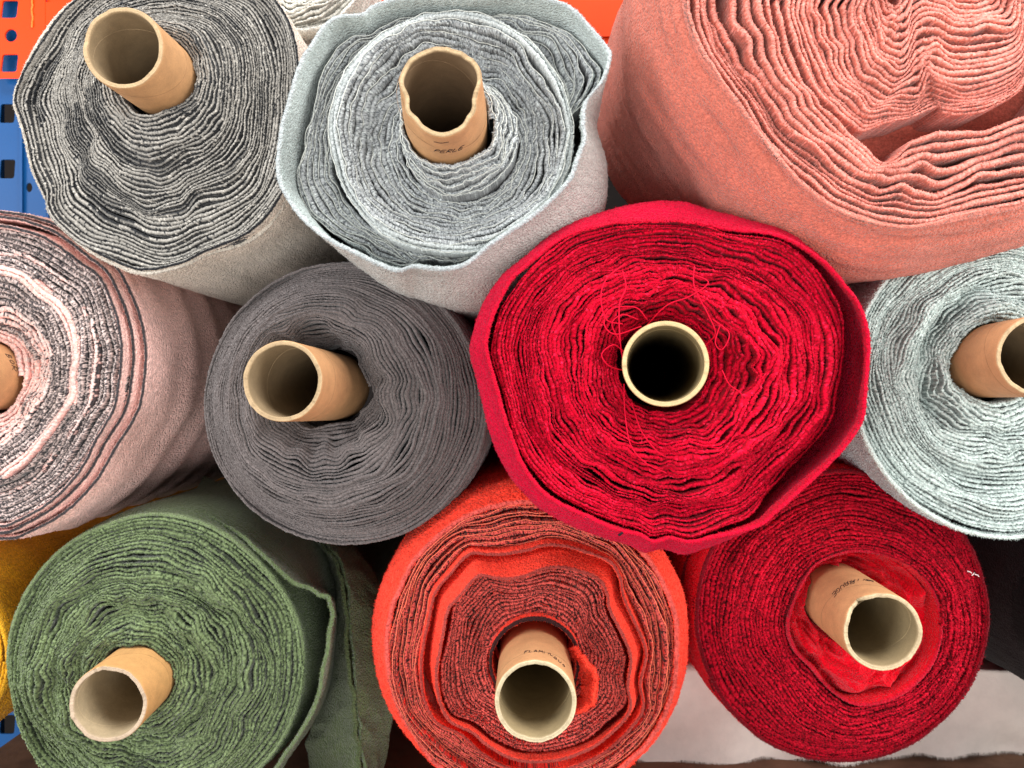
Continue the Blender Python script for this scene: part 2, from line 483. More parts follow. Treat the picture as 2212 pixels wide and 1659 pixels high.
GLYPH = {
 'P': [[(0.02, 0), (0.1, 1), (0.5, 0.95), (0.52, 0.6), (0.06, 0.5)]],
 'E': [[(0.55, 1), (0.05, 0.95), (0, 0), (0.55, 0.04)], [(0.03, 0.5), (0.42, 0.55)]],
 'R': [[(0, 0), (0.06, 1), (0.5, 0.93), (0.46, 0.58), (0.05, 0.5), (0.56, 0)]],
 'L': [[(0.04, 1), (0, 0.02), (0.52, 0.08)]],
 'F': [[(0, 0), (0.05, 0.97), (0.6, 1.02)], [(0.03, 0.5), (0.42, 0.55)]],
 'A': [[(0, 0), (0.26, 1), (0.5, 0)], [(0.08, 0.36), (0.46, 0.4)]],
 'M': [[(0, 0), (0.1, 1), (0.3, 0.4), (0.52, 1), (0.6, 0)]],
 'I': [[(0.1, 0.7), (0.1, 0)], [(0.1, 0.98), (0.11, 0.93)]],
 'N': [[(0, 0), (0.04, 0.75), (0.3, 0.85), (0.42, 0.1), (0.6, 0.02), (0.8, 0.2)]],
 'G': [[(0.5, 0.85), (0.2, 1), (0, 0.5), (0.2, 0.02), (0.5, 0.15), (0.5, 0.48), (0.3, 0.46)]],
 'U': [[(0, 0.95), (0.05, 0.2), (0.28, 0), (0.5, 0.25), (0.52, 0.95)]],
 'O': [[(0.25, 0.9), (0.02, 0.55), (0.14, 0.08), (0.4, 0.12), (0.48, 0.6), (0.25, 0.9)]],
 'B': [[(0, 0), (0.04, 1), (0.42, 0.85), (0.06, 0.53), (0.5, 0.3), (0.3, 0.02), (0, 0)]],
 'D': [[(0, 0), (0.05, 1), (0.5, 0.7), (0.45, 0.2), (0, 0)]],
 'K': [[(0, 0), (0.05, 1)], [(0.5, 1), (0.08, 0.45), (0.5, 0)]],
 'Y': [[(0, 1), (0.25, 0.5), (0.5, 1)], [(0.25, 0.5), (0.22, 0)]],
 '/': [[(0, 0), (0.3, 1)]],
 '~': [[(0.0, 0.5), (0.2, 0.56), (0.4, 0.46), (0.75, 0.5), (1.1, 0.62)]],
}

def writing(T, text, phi0, s0, size, right, up, slant=0.15, sp=0.78, drop=0.0, pen=0.00026):
    """pen strokes laid on the core. right = +1/-1 sense of phi, up = +1/-1 sense along the axis"""
    mb = MB(); cx = 0.0
    for k, ch in enumerate(text):
        if ch == ' ':
            cx += 0.45; continue
        for st in GLYPH[ch]:
            p = np.array(st); p = cr_open(p, 6 * len(p)) if len(p) > 2 else cr_open(p, 8)
            u = (p[:, 0] + cx + slant * p[:, 1]) * size; v = p[:, 1] * size - drop * cx * size
            mb.tube(T['surf'](phi0 + right * u / T['r'], s0 + up * v), pen, lin(38, 30, 34), 5)
        cx += sp
    return mb.build("handwriting", M_INK, T['obj'])

def roll_root(cen, d, R, label, name="fabric_roll"):
    o = empty(name, (float(cen[0]), float(d), float(cen[1] - R)))
    tag(o, label, "fabric roll", "rolls of towelling stacked on the rack")
    return o

def polar(ci, ri, co, Ro, warp=None):
    def pt(t, th):
        t = np.asarray(t); th = np.asarray(th)
        c, s = np.cos(th), np.sin(th)
        rin = ri(th) if callable(ri) else ri
        r = Ro(th)
        dr = warp(t, th) if warp is not None else 0.0
        return ((1 - t) * (ci[0] + rin * c) + t * (co[0] + r * c) + dr * c,
                (1 - t) * (ci[1] + rin * s) + t * (co[1] + r * s) + dr * s)
    return pt

BACK = 1.32

# ================================================================== THE RACK AND ITS SURROUNDINGS
mb = MB(); mb.box(-6, 6, 1.42, 1.50, -1.1, 2.6, lin(30, 26, 25)); tag(mb.build("back_wall", M_DARK, smooth=False), kind="structure")  # near-black wall colour stands in for shade between the rolls
mb = MB(); mb.box(-6, 6, -6, 1.42, -1.15, -1.1, lin(176, 168, 160)); tag(mb.build("floor", M_BOARD, smooth=False), kind="structure")

def plate_with_holes(mb, x0, x1, z0, z1, y, th, holes, c):
    """steel plate facing -y with real holes: grid of strips around rectangular / round openings"""
    xs = sorted({x0, x1, *[h[0] - h[2] for h in holes], *[h[0] + h[2] for h in holes]})
    zs = sorted({z0, z1, *[h[1] - h[3] for h in holes], *[h[1] + h[3] for h in holes]})
    def inside(x, z): return next((h for h in holes if abs(x - h[0]) < h[2] and abs(z - h[1]) < h[3]), None)
    for i in range(len(xs) - 1):
        for j in range(len(zs) - 1):
            xm, zm = (xs[i] + xs[i + 1]) / 2, (zs[j] + zs[j + 1]) / 2
            if xm < x0 or xm > x1 or zm < z0 or zm > z1 or inside(xm, zm): continue
            mb.add([(xs[i], y, zs[j]), (xs[i + 1], y, zs[j]), (xs[i + 1], y, zs[j + 1]), (xs[i], y, zs[j + 1])], c, quads=[(0, 1, 2, 3)])
    for h in holes:
        n = 48
        a = np.linspace(0, 2 * np.pi, n, endpoint=False)
        ca, sa = np.cos(a), np.sin(a)
        m = np.maximum(np.abs(ca), np.abs(sa))
        bx, bz = h[0] + h[2] * ca / m, h[1] + h[3] * sa / m
        e = h[4]                                            # superellipse exponent: 2 round, large square
        k = (np.abs(ca) ** e + np.abs(sa) ** e) ** (-1 / e)
        ins = 0.94 if e > 3 else 0.97
        sk = h[5] if len(h) > 5 else 0.0
        ix, iz = h[0] + h[2] * ins * ca * k + sk * sa * k, h[1] + h[3] * ins * sa * k
        P = np.stack([np.stack([bx, 0 * bx + y, bz], 1), np.stack([ix, 0 * ix + y, iz], 1), np.stack([ix, 0 * ix + y + th, iz], 1)], 1)
        mb.grid(P, c, wrap=True)
    mb.box(x0, x0 + 0.0004, y + 0.0002, y + th, z0, z1, c)
    mb.box(x1 - 0.0004, x1, y + 0.0002, y + th, z0, z1, c)

YR = 0.96
ORANGE, BLUE = lin(222, 60, 2), lin(8, 70, 126)
up = tag(empty("rack_upright", (-0.62, YR, -1.1)), "blue perforated steel rack post behind the pale grey and pink rolls", "rack post")
mb = MB()
px = lambda u: (u - CU) / F * YR
pz = lambda v: (CV - v) / F * YR
hs = [(px(16), pz(v), 0.0098, 0.0125, 9, 0.0008) for v in (245, 365, 485, 605, 725, 845, 965, 1085, 1205, 1325, 1445, 1565)]
hs += [(px(63), pz(v), 0.0040, 0.0060, 2) for v in (405, 640, 880, 1120, 1360)]
plate_with_holes(mb, px(-70), px(100), -0.62, 0.75, YR, 0.002, hs, BLUE)
mb.build("front_face", M_PAINT, up, smooth=False)
mb = MB(); mb.box(px(100), px(100) + 0.002, YR + 0.0005, YR + 0.07, -0.62, 0.75, BLUE); mb.box(px(-70) - 0.002, px(-70), YR + 0.0005, YR + 0.07, -0.62, 0.75, BLUE)
mb.build("side_flange", M_PAINT, up, smooth=False)
mb = MB(); mb.box(px(46), px(52), YR - 0.004, YR - 0.0005, -0.62, pz(182), BLUE); mb.build("pressed_rib", M_PAINT, up, smooth=False)

bm_ = tag(empty("rack_beam", (0.0, YR, 0.37)), "orange steel shelf beam with a slotted end plate above the rolls", "rack beam")
mb = MB()
zb = pz(178)
ph_ = [(px(34), pz(v), 0.0105, 0.0115, 9, 0.0012) for v in (30, 145)] + [(px(37), pz(86), 0.0078, 0.0080, 2)]
plate_with_holes(mb, px(2), px(110), zb, 0.72, YR - 0.012, 0.0025, ph_, ORANGE)
mb.build("end_plate", M_PAINT, bm_, smooth=False)
mb = MB(); mb.box(px(110), 1.3, YR - 0.008, YR + 0.04, zb + 0.006, zb + 0.105, ORANGE)
mb.box(px(110), 1.3, YR - 0.0115, YR - 0.0085, zb + 0.052, zb + 0.094, ORANGE)
bo = mb.build("box_section", M_PAINT, bm_, smooth=False)
mb = MB()
mb.tube(np.array([(px(84), YR - 0.013, pz(v)) for v in np.linspace(-40, 70, 20)]) + np.random.default_rng(3).normal(0, 0.0004, (20, 3)), 0.0011, lin(235, 120, 50), 6)
mb.build("weld_bead", M_PAINT, bm_)

mb = MB(); mb.box(-0.58, 1.2, 0.5, 1.41, -0.437, -0.412, lin(112, 84, 66))
tag(mb.build("shelf_board", M_BOARD, smooth=False), "brown wooden shelf board under the lowest rolls", "shelf")

# ================================================================== 1  TAUPE AND BLACK STRIPED ROLL
d = 0.62
c1 = w2(338, 250, d)
O1 = outline([(140, 5), (80, 85), (40, 155), (22, 215), (44, 290), (60, 360), (88, 425), (98, 465), (150, 520), (215, 563), (300, 590), (385, 574), (440, 548), (520, 520),
              (580, 470), (628, 390), (650, 300), (655, 200), (645, 90), (620, 20), (560, -45), (460, -78), (340, -85), (230, -55)], d, c1)
T1b, T1m = (344, 166, 0.62), (266, 103, 0.565)
r1 = roll_root(c1, d, 0.117, "taupe and black striped towelling roll beside the orange beam")
LT, DK, BG = lin(184, 180, 172), lin(30, 32, 36), lin(228, 215, 200)
def warp1(t, th):
    env = sstep(0.2, 0.6, t) * (1 - 0.5 * sstep(0.93, 1, t))
    low = 0.35 + 0.9 * bump1(angd(th, math.radians(262)), 0, 0.9) + 0.3 * bump1(angd(th, math.radians(170)), 0, 0.6)
    return env * low * (0.0052 * pnoise(th, t, 17, 4, 11) + 0.0024 * pnoise(th, t, 37, 6, 12)) + 0.0008 * pnoise(th, t, 29, 9, 13)
def y1(t, th):
    return d + 0.004 * (1 - sstep(0, 0.35, t)) * np.cos(th - 2.2) - 0.010 * bump1(t, 0.12, 0.14) + 0.006 * sstep(0.4, 0.85, t) - 0.005 * sstep(0.93, 1.0, t) + 0.004 * pnoise(th, t, 5, 4, 14)
mb = MB()
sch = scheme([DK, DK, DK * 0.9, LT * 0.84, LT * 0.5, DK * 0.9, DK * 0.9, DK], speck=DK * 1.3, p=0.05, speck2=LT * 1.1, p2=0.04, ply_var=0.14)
def col1(rng, tm, th, kk, n):
    C = sch(rng, tm, th, kk, n)
    # random dark ground, with shade toward the left of the face painted in
    k = pnoise(th, tm, 9, 14, 15) + 0.25 * np.cos(th - 2.8)
    C[(k > 0.42)[:, None] & (np.arange(8) == 3)[None]] = DK * 1.4
    return C
winding(mb, polar(w2(*T1b), 0.0305, c1, lambda th: O1(th) - 0.006, warp1), y1, 36, col1, ds=0.0007, fill=1.0, edge=0.0011, seed=101, jit=0.35, tufts=0.4, bunch=0.6)
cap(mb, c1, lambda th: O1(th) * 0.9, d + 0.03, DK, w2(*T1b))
mb.build("wound_fabric", terry("taupe_towelling_edges", 700, 0.4), r1)
mb = MB()
sheet(mb, c1, lambda th: O1(th) - 0.0035, lambda th: d + 0.001 + 0.002 * pnoise(th, 0 * th, 8, 1, 5), BACK - d, LT * 0.9, BG, DK * 0.9, thick=0.0028, wr=0.0012, seed=110, d_in=0.02, edge_run=0.0015, flute=0.0016, flute_n=19)
sheet(mb, c1, lambda th: O1(th) - 0.0005 - 0.001 * (1 + np.cos(th)) , lambda th: d + 0.004 + 0.010 * bump1(angd(th, math.radians(315)), 0, 0.5) + 0.002 * pnoise(th, 0 * th, 9, 1, 6), BACK - d, DK * 1.2, BG, lin(205, 198, 186), thick=0.003, wr=0.0012, seed=112, d_in=0.015, edge_run=0.003, flute=0.0012, flute_n=15)
cap(mb, c1, O1, BACK, BG, axis_at(T1b, T1m, BACK))
mb.build("outer_wrap", terry("taupe_towelling", 540, 1.0, 0.0016, (0.84, 1.13)), r1)
tube(r1, T1b, T1m, seed=1)

# ================================================================== 2  PALE GREY ROLL, CRUSHED CORE
d = 0.575
c2 = w2(968, 292, d)
O2 = outline([(1320, 127), (1303, 178), (1268, 224), (1261, 271), (1264, 305), (1247, 351), (1232, 390), (1202, 424), (1159, 462), (1096, 508), (1054, 538), (1011, 572), (969, 586),
              (927, 584), (893, 579), (863, 587), (821, 576), (770, 551), (724, 528), (686, 500), (652, 466), (626, 428), (609, 390), (607, 339), (616, 275), (635, 203), (656, 135),
              (677, 98), (703, 55), (736, 34), (779, 30), (804, 13), (850, -4), (930, -12), (1020, -8), (1110, -14), (1202, 4), (1245, 25), (1287, 72), (1313, 106)], d, c2)
T2b, T2m = (962, 252, 0.560), (953, 196, 0.515)
r2 = roll_root(c2, d, 0.116, "pale grey towelling roll with a flaring outer wrap and crushed tube")
PG, PD, PL, PT = lin(160, 164, 166), lin(84, 90, 94), lin(198, 205, 204), lin(206, 210, 206)
ci = w2(975, 290, 0.585)
Rring = lambda th: 0.0895 + 0.001 * pnoise(th, 0 * th, 6, 1, 21)
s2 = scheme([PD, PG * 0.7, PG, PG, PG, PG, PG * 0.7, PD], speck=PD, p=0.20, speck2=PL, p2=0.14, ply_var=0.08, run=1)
def s2r(rng, tm, th, kk, n):
    C = s2(rng, tm, th, kk, n)
    m = kk > kk.max() - 2.2
    C[m] = C[m] * 0.4 + PL * 0.62
    return C
THR = (1, lin(205, 208, 202), 0.00040, 0.0011)
mb = MB()
# collar telescoped out round the core
winding(mb, polar(w2(962, 250, 0.56), 0.0312, w2(984, 268, 0.56), lambda th: 0.0435 + 0.0006 * np.cos(3 * th)), lambda t, th: 0.562 + 0.026 * t ** 1.6 + 0.003 * pnoise(th, t, 5, 2, 23),
        6, s2, ds=0.0007, edge=0.0012, seed=201, deep=0.03, jn=0.0003, tufts=0.5, threads=THR, fill=1.0)
# dished middle rising to a ring
def w2w(t, th): return (0.0022 * pnoise(th, t, 26, 4, 24) + 0.0012 * pnoise(th, t, 47, 6, 25)) * np.sin(np.pi * np.clip(t, 0, 1)) * (0.7 + 0.5 * np.sin(th))
winding(mb, polar(w2(984, 268, 0.56), 0.0425, ci, Rring, w2w), lambda t, th: 0.604 - 0.026 * sstep(0.35, 0.95, t) + 0.004 * sstep(0.9, 1, t) + 0.002 * pnoise(th, t, 6, 3, 26), 15, s2r, ds=0.0007,
        edge=0.0010, seed=203, deep=0.03, jn=0.00035, tufts=0.6, threads=(2,) + THR[1:], fill=1.04, bunch=0.9)
# loose wavy outer plies set back
def w2v(t, th): return (0.0030 * pnoise(th, t, 30, 2, 27) + 0.0014 * pnoise(th, t, 61, 3, 28)) * sstep(0.05, 0.3, t)
winding(mb, polar(ci, lambda th: Rring(th) + 0.0015, c2, lambda th: O2(th) - 0.0085 - 0.0035 * bump1(angd(th, math.radians(185)), 0, 0.75) - 0.001 * bump1(angd(th, math.radians(240)), 0, 0.5), w2v), lambda t, th: 0.602 - 0.006 * t + 0.003 * pnoise(th, t, 7, 3, 29), 7, s2, ds=0.0007,
        edge=0.0018, seed=205, deep=0.03, jn=0.0003, tufts=0.5, threads=THR, fill=0.96, bunch=0.8)
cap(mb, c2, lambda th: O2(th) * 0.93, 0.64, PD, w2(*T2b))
mb.build("wound_fabric", terry("pale_grey_towelling_edges", 700, 0.5), r2)
mb = MB()
sheet(mb, c2, lambda th: O2(th) - 0.001, lambda th: 0.570 + 0.004 * pnoise(th, 0 * th, 9, 1, 30), BACK - d, lin(190, 202, 200), lin(178, 175, 170), lin(182, 190, 192), thick=0.0034, wr=0.0016, seed=210, d_in=0.045,
      shape=lambda S, T: np.maximum(0.127 + 0.011 * bump1(angd(T, math.radians(-8)), 0, 0.7) - O2(T), 0) * sstep(0.0, 0.075, S) * bump1(angd(T, math.radians(-50)), 0, 1.3) - 0.002 * bump1(angd(T, math.radians(180)), 0, 0.9) * sstep(0, 0.04, S), edge_run=0.003, fine=0.0003, tufts=16000)
# overlocking thread along the edge
th = np.linspace(0, 2 * np.pi, 900)
rr = O2(th) - 0.002 + 0.0019
for k in range(0, 900 - 4, 5):
    sl = slice(k, k + 4)
    mb.tube(np.stack([c2[0] + rr[sl] * np.cos(th[sl]), 0.5775 + 0.004 * pnoise(th[sl], 0 * th[sl], 9, 1, 30), c2[1] + rr[sl] * np.sin(th[sl])], 1), 0.0004, lin(70, 74, 78), 4)
cap(mb, c2, O2, BACK, PG, axis_at(T2b, T2m, BACK))
mb.build("outer_wrap", terry("pale_grey_towelling", 540, 1.0, 0.0016, (0.84, 1.13)), r2)
def crush2(ph, s):
    e = np.exp(-(np.maximum(np.asarray(s), 0) / 0.020) ** 1.4)
    return e * (-0.0062 * bump1(angd(ph, math.radians(-8)), 0, 0.42) - 0.0050 * bump1(angd(ph, math.radians(193)), 0, 0.42) - 0.0024 * bump1(angd(ph, math.radians(318)), 0, 0.22) - 0.0022 * bump1(angd(ph, math.radians(228)), 0, 0.22)
                + 0.0006 * bump1(angd(ph, math.radians(268)), 0, 0.35) + 0.0006 * pnoise(ph, 0 * ph, 19, 1, 31))
T2 = tube(r2, T2b, T2m, r=0.0302, seed=2, crush=crush2, rag=0.0009, lining=lin(122, 100, 76))  # inner wall colour darkened for the unlit bore
writing(T2, "PERLE", math.radians(256), 0.0335, 0.0056, +1, -1, slant=0.35)
writing(T2, "~", math.radians(258), 0.017, 0.009, +1, -1)

# ================================================================== 3  SALMON ROLL
d = 0.555
c3 = w2(2000, -30, d)
k3 = lambda x, y: (1296 + 0.414 * x, 0.414 * y)
SAL, SALD, SALE = lin(206, 115, 97), lin(184, 96, 81), lin(226, 142, 129)
r3 = roll_root(c3, d, 0.19, "large salmon pink towelling roll with deeply folded layers and no core")
P_out = [k3(*p) for p in [(470, 0), (500, 130), (570, 270), (680, 430), (790, 580), (880, 720), (1000, 860), (1100, 950), (1250, 1060), (1400, 1120), (1550, 1150), (1700, 1145), (1850, 1110), (2000, 1080), (2212, 1040)]] + \
        [(2330, 380), (2440, 250), (2515, 60), (2520, -150), (2420, -360), (2230, -500), (2000, -545), (1750, -490), (1560, -330), (1490, -150)]
P_in = [k3(*p) for p in [(960, 0), (980, 130), (1020, 260), (1080, 380), (1150, 480), (1220, 560), (1310, 650), (1420, 740), (1500, 815), (1560, 785), (1640, 705), (1740, 655), (1880, 645), (2040, 635), (2212, 570)]] + \
       [(2260, 210), (2320, 120), (2360, 20), (2350, -120), (2290, -260), (2150, -350), (2000, -380), (1850, -330), (1750, -220), (1700, -100)]
def loops3(curves, dd):
    cs = [np.array([w2(u, v, dd) for u, v in c]) for c in curves]
    cs = [cr_closed(c, 3000) for c in cs]
    k = np.exp(-np.linspace(-2, 2, 41) ** 2); k /= k.sum()
    cs = [np.stack([np.convolve(np.concatenate([c[-20:, i], c[:, i], c[:20, i]]), k, 'valid') for i in (0, 1)], 1) for c in cs]
    cs = np.array(cs); m = len(cs) - 1
    def pt(t, th):
        t = np.clip(np.asarray(t), 0, 1.03) * m
        i = np.clip(np.floor(t).astype(int), 0, m - 1); f = t - i
        a = np.mod(np.asarray(th) / (2 * np.pi), 1) * 3000
        j = np.floor(a).astype(int) % 3000; g = a - np.floor(a); j1 = (j + 1) % 3000
        A = cs[i, j] * (1 - g)[:, None] + cs[i, j1] * g[:, None]
        B = cs[i + 1, j] * (1 - g)[:, None] + cs[i + 1, j1] * g[:, None]
        P = A * (1 - f)[:, None] + B * f[:, None]
        return P[:, 0], P[:, 1]
    return pt
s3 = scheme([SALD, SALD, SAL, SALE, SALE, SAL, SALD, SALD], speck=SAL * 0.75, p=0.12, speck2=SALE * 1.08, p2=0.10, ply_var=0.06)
mb = MB()
base3 = loops3([P_in, P_out], d)
def pt3(t, th):
    x, z = base3(t, th)
    rx, rz = x - c3[0], z - c3[1]; rr = np.hypot(rx, rz)
    w = 0.0013 * pnoise(th, t, 26, 4, 41) + 0.0004 * pnoise(th, t, 60, 6, 42)
    w = w * np.sin(np.pi * np.clip(t, 0.1, 0.97))
    return x + rx / rr * w, z + rz / rr * w
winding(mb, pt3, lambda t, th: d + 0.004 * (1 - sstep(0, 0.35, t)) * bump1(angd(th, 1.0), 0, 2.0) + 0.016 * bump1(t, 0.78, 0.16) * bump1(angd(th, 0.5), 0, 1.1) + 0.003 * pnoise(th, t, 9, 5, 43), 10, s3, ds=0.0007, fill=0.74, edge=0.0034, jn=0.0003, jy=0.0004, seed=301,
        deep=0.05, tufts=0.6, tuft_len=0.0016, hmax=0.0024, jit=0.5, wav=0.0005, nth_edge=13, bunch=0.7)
B_out = [k3(*p) for p in [(974, 0), (994, 130), (1034, 255), (1094, 372), (1164, 470), (1235, 545), (1330, 612), (1430, 645), (1540, 610), (1660, 585), (1815, 515), (1850, 540), (1960, 555), (2090, 520), (2212, 460)]] + \
        [(2245, 130), (2290, 40), (2290, -60), (2230, -170), (2120, -240), (2000, -260), (1900, -240), (1800, -190), (1730, -100)]
B_mid = [k3(*p) for p in [(1225, 0), (1235, 90), (1265, 200), (1305, 310), (1360, 400), (1430, 445), (1500, 485), (1570, 468), (1640, 462), (1700, 462), (1722, 380), (1755, 385), (1850, 425), (2020, 400), (2212, 330)]] + \
        [(2230, 80), (2250, 20), (2240, -60), (2190, -130), (2110, -180), (2010, -195), (1930, -160), (1870, -100), (1830, -40)]
B_in = [k3(*p) for p in [(1420, 0), (1430, 60), (1450, 130), (1475, 195), (1500, 240), (1550, 270), (1590, 285), (1625, 270), (1655, 215), (1680, 150), (1730, 105), (1800, 110), (1890, 160), (2020, 170), (2170, 140)]] + \
       [(2212, 20), (2215, -10), (2200, -50), (2160, -90), (2100, -115), (2030, -115), (1970, -95), (1930, -60), (1900, -25)]
B_core = [k3(*p) for p in [(1500, -140), (1510, -110), (1525, -80), (1540, -60), (1560, -45), (1580, -40), (1600, -50), (1625, -80), (1660, -130), (1710, -150), (1780, -130), (1850, -90), (1920, -70), (2000, -80), (2070, -110)]] + \
         [(2160, -60), (2155, -70), (2145, -82), (2125, -92), (2095, -98), (2060, -100), (2020, -96), (1990, -88), (1955, -76)]
base3b = loops3([B_core, B_in, B_mid, B_out], d)
def pt3b(t, th):
    x, z = base3b(t, th)
    return x + 0.0006 * pnoise(th, t, 34, 6, 45), z + 0.0011 * pnoise(th, t, 28, 6, 46)
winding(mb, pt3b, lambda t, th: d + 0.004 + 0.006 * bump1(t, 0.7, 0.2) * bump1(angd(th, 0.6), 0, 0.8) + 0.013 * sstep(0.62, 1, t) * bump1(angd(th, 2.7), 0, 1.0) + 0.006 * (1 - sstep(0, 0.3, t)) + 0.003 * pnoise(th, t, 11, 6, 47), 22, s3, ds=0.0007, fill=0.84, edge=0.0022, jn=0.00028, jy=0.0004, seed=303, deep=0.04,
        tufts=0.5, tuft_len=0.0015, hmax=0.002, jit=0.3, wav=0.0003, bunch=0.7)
R3o = outline(P_out, d, c3)
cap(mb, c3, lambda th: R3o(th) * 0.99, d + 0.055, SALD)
mb.build("wound_fabric", terry("salmon_towelling_edges", 620, 0.55, sheen=0.3, tint=(1, 0.85, 0.8)), r3)
mb = MB()
def shp3(S, T):
    return 0.031 * np.sin(0.5 * np.pi * np.clip(S / 0.085, 0, 1)) - 0.024 * sstep(0.09, 0.30, S)
sheet(mb, c3, lambda th: R3o(th) + 0.0012, lambda th: d - 0.003 + 0.002 * pnoise(th, 0 * th, 11, 1, 48), 0.34, SALD, SAL, SAL * 0.6 + SALE * 0.4, thick=0.0034, wr=0.0062, wr_n=(9, 5), seed=310, d_in=0.05, shape=shp3, edge_run=0.002, M=900, tufts=24000, tuft_len=0.0012)
cap(mb, c3, lambda th: R3o(th) + 0.01, d + 0.336, SAL)
mb.build("outer_wrap", terry("salmon_towelling", 540, 1.0, 0.0016, (0.84, 1.13), sheen=0.3, tint=(1, 0.85, 0.8)), r3)
mb = MB()
R3f = lambda th: R3o(th) + 0.026 + 0.004 * pnoise(th, 0 * th, 9, 1, 44)
sheet(mb, c3, R3f, lambda th: d + 0.085 + 0.004 * pnoise(th, 0 * th, 9, 1, 49), 0.24, SALD, SAL, SAL, thick=0.004, wr=0.004, wr_n=(11, 5), seed=312, d_in=0.03, shape=lambda S, T: -0.008 * np.exp(-S / 0.01), th0=math.radians(120), th1=math.radians(232), M=320, tufts=6000)
mb.build("loose_fold", terry("salmon_towelling_fold", 540, 1.0, 0.0016, (0.84, 1.13), sheen=0.3, tint=(1, 0.85, 0.8)), r3)

# ================================================================== 4  PINK AND CHARCOAL ROLL
d = 0.64
c4 = w2(-28, 811, d)
r4 = roll_root(c4, d, 0.132, "pale pink towelling roll with charcoal flecked edges beside the dark grey roll")
O4 = outline([(0, 459), (57, 469), (120, 493), (191, 545), (230, 574), (258, 622), (282, 689), (292, 756), (287, 828), (273, 890), (230, 961), (187, 1033), (120, 1100), (48, 1143), (0, 1160),
              (-90, 1150), (-200, 1100), (-300, 1010), (-350, 900), (-365, 780), (-330, 650), (-250, 540), (-150, 480), (-60, 458)], d, c4)
PK, PKD, CH, WH = lin(255, 206, 196), lin(242, 176, 166), lin(56, 52, 55), lin(216, 196, 190)
T4b, T4m = (-32, 812, 0.665), (-150, 808, 0.590)
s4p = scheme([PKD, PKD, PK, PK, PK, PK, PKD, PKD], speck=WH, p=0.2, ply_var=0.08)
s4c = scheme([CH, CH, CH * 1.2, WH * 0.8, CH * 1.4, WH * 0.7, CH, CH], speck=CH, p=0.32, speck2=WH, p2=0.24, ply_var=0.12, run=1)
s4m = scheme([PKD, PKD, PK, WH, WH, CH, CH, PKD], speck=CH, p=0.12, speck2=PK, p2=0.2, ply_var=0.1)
def col4(rng, tm, th, kk, n):
    A, B, Cc = s4p(rng, tm, th, kk, n), s4c(rng, tm, th, kk, n), s4m(rng, tm, th, kk, n)
    tt = tm + 0.02 * pnoise(th, tm, 5, 6, 50)
    out = B.copy()
    m = tt < 0.17; out[m] = A[m]
    m = (tt > 0.20) & (tt < 0.36); out[m] = Cc[m]
    m = (tt > 0.585) & (tt < 0.66); out[m] = A[m] * 0.86
    m = (tt > 0.76) & (tt < 0.80); out[m] = Cc[m]
    return out
def warp4(t, th): return 0.0042 * bump1(t, 0.28, 0.14) * pnoise(th, t, 21, 3, 51) + 0.0012 * pnoise(th, t, 16, 5, 52)
mb = MB()
winding(mb, polar(w2(*T4b), 0.0305, c4, lambda th: O4(th) - 0.012, warp4), lambda t, th: d + 0.024 * (1 - sstep(0, 0.6, t)) - 0.004 * bump1(t, 0.62, 0.05) + 0.005 * sstep(0.68, 0.76, t) + 0.003 * pnoise(th, t, 5, 5, 53),
        22, col4, ds=0.0008, edge=0.0020, seed=401, deep=0.03, jn=0.00035, jy=0.0005, tufts=0.5, tuft_len=0.0017)
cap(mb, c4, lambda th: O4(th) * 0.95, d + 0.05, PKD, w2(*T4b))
mb.build("wound_fabric", terry("pink_towelling_edges", 620, 0.55), r4)
mb = MB()
for k, (dr, yy, sd) in enumerate(((-0.0095, -0.002, 1), (-0.0035, 0.003, 2), (0.0035, 0.010, 3))):
    sheet(mb, c4, (lambda q: lambda th: O4(th) + q + 0.0028 * pnoise(th, 0 * th, 6, 1, 60 + sd))(dr), (lambda q: lambda th: d + q + 0.003 * pnoise(th, 0 * th, 7, 1, 64 + sd))(yy), BACK - d, PK, PK, CH if k < 2 else CH * 1.1, thick=0.0030,
          wr=0.0018, wr_n=(6, 4), seed=410 + sd, d_in=0.03, edge_run=0.0012, tufts=7000,
          shape=(lambda S, T: 0.0025 * np.sin(S * 95) * sstep(0.03, 0.08, S) * np.exp(-S * 2) + 0.004 * sstep(0, 0.06, S)) if k == 2 else None)
cap(mb, c4, O4, BACK, PK, axis_at(T4b, T4m, BACK))
mb.build("outer_wrap", terry("pink_towelling", 540, 1.0, 0.0016, (0.84, 1.13)), r4)
T4 = tube(r4, T4b, T4m, seed=4)
writing(T4, "BOR", math.radians(38), 0.0600, 0.0070, -1, +1, slant=0.2)

# ================================================================== 5  DARK GREY ROLL
d = 0.625
c5 = w2(728, 874, d)
DG = lin(99, 92, 91); DG2 = lin(74, 69, 69)
r5 = roll_root(c5, d, 0.118, "dark grey towelling roll with its long tube poking out, left of the bright red roll")
O5 = circle(0.1175, 71, 0.012, 0.005)
T5b, T5m = (706, 834, 0.668), (610, 823, 0.565)
def warp5(t, th):
    env = bump1(t, 0.22, 0.3)
    side = 0.4 + bump1(angd(th, math.radians(330)), 0, 1.1) + 0.5 * bump1(angd(th, math.radians(90)), 0, 0.8)
    return env * side * (0.0058 * pnoise(th, t, 15, 3, 72) + 0.0034 * pnoise(th, t, 33, 4, 73)) + 0.0007 * pnoise(th, t, 21, 8, 74)
def y5(t, th):
    return d + 0.038 * (1 - sstep(0, 0.34, t)) ** 1.3 - 0.006 * bump1(t, 0.45, 0.2) + 0.030 * sstep(0.5, 1.0, t) ** 1.6 + 0.005 * pnoise(th, t, 6, 5, 75)
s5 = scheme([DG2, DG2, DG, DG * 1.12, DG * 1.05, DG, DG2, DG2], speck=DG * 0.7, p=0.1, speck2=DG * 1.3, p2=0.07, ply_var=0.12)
mb = MB()
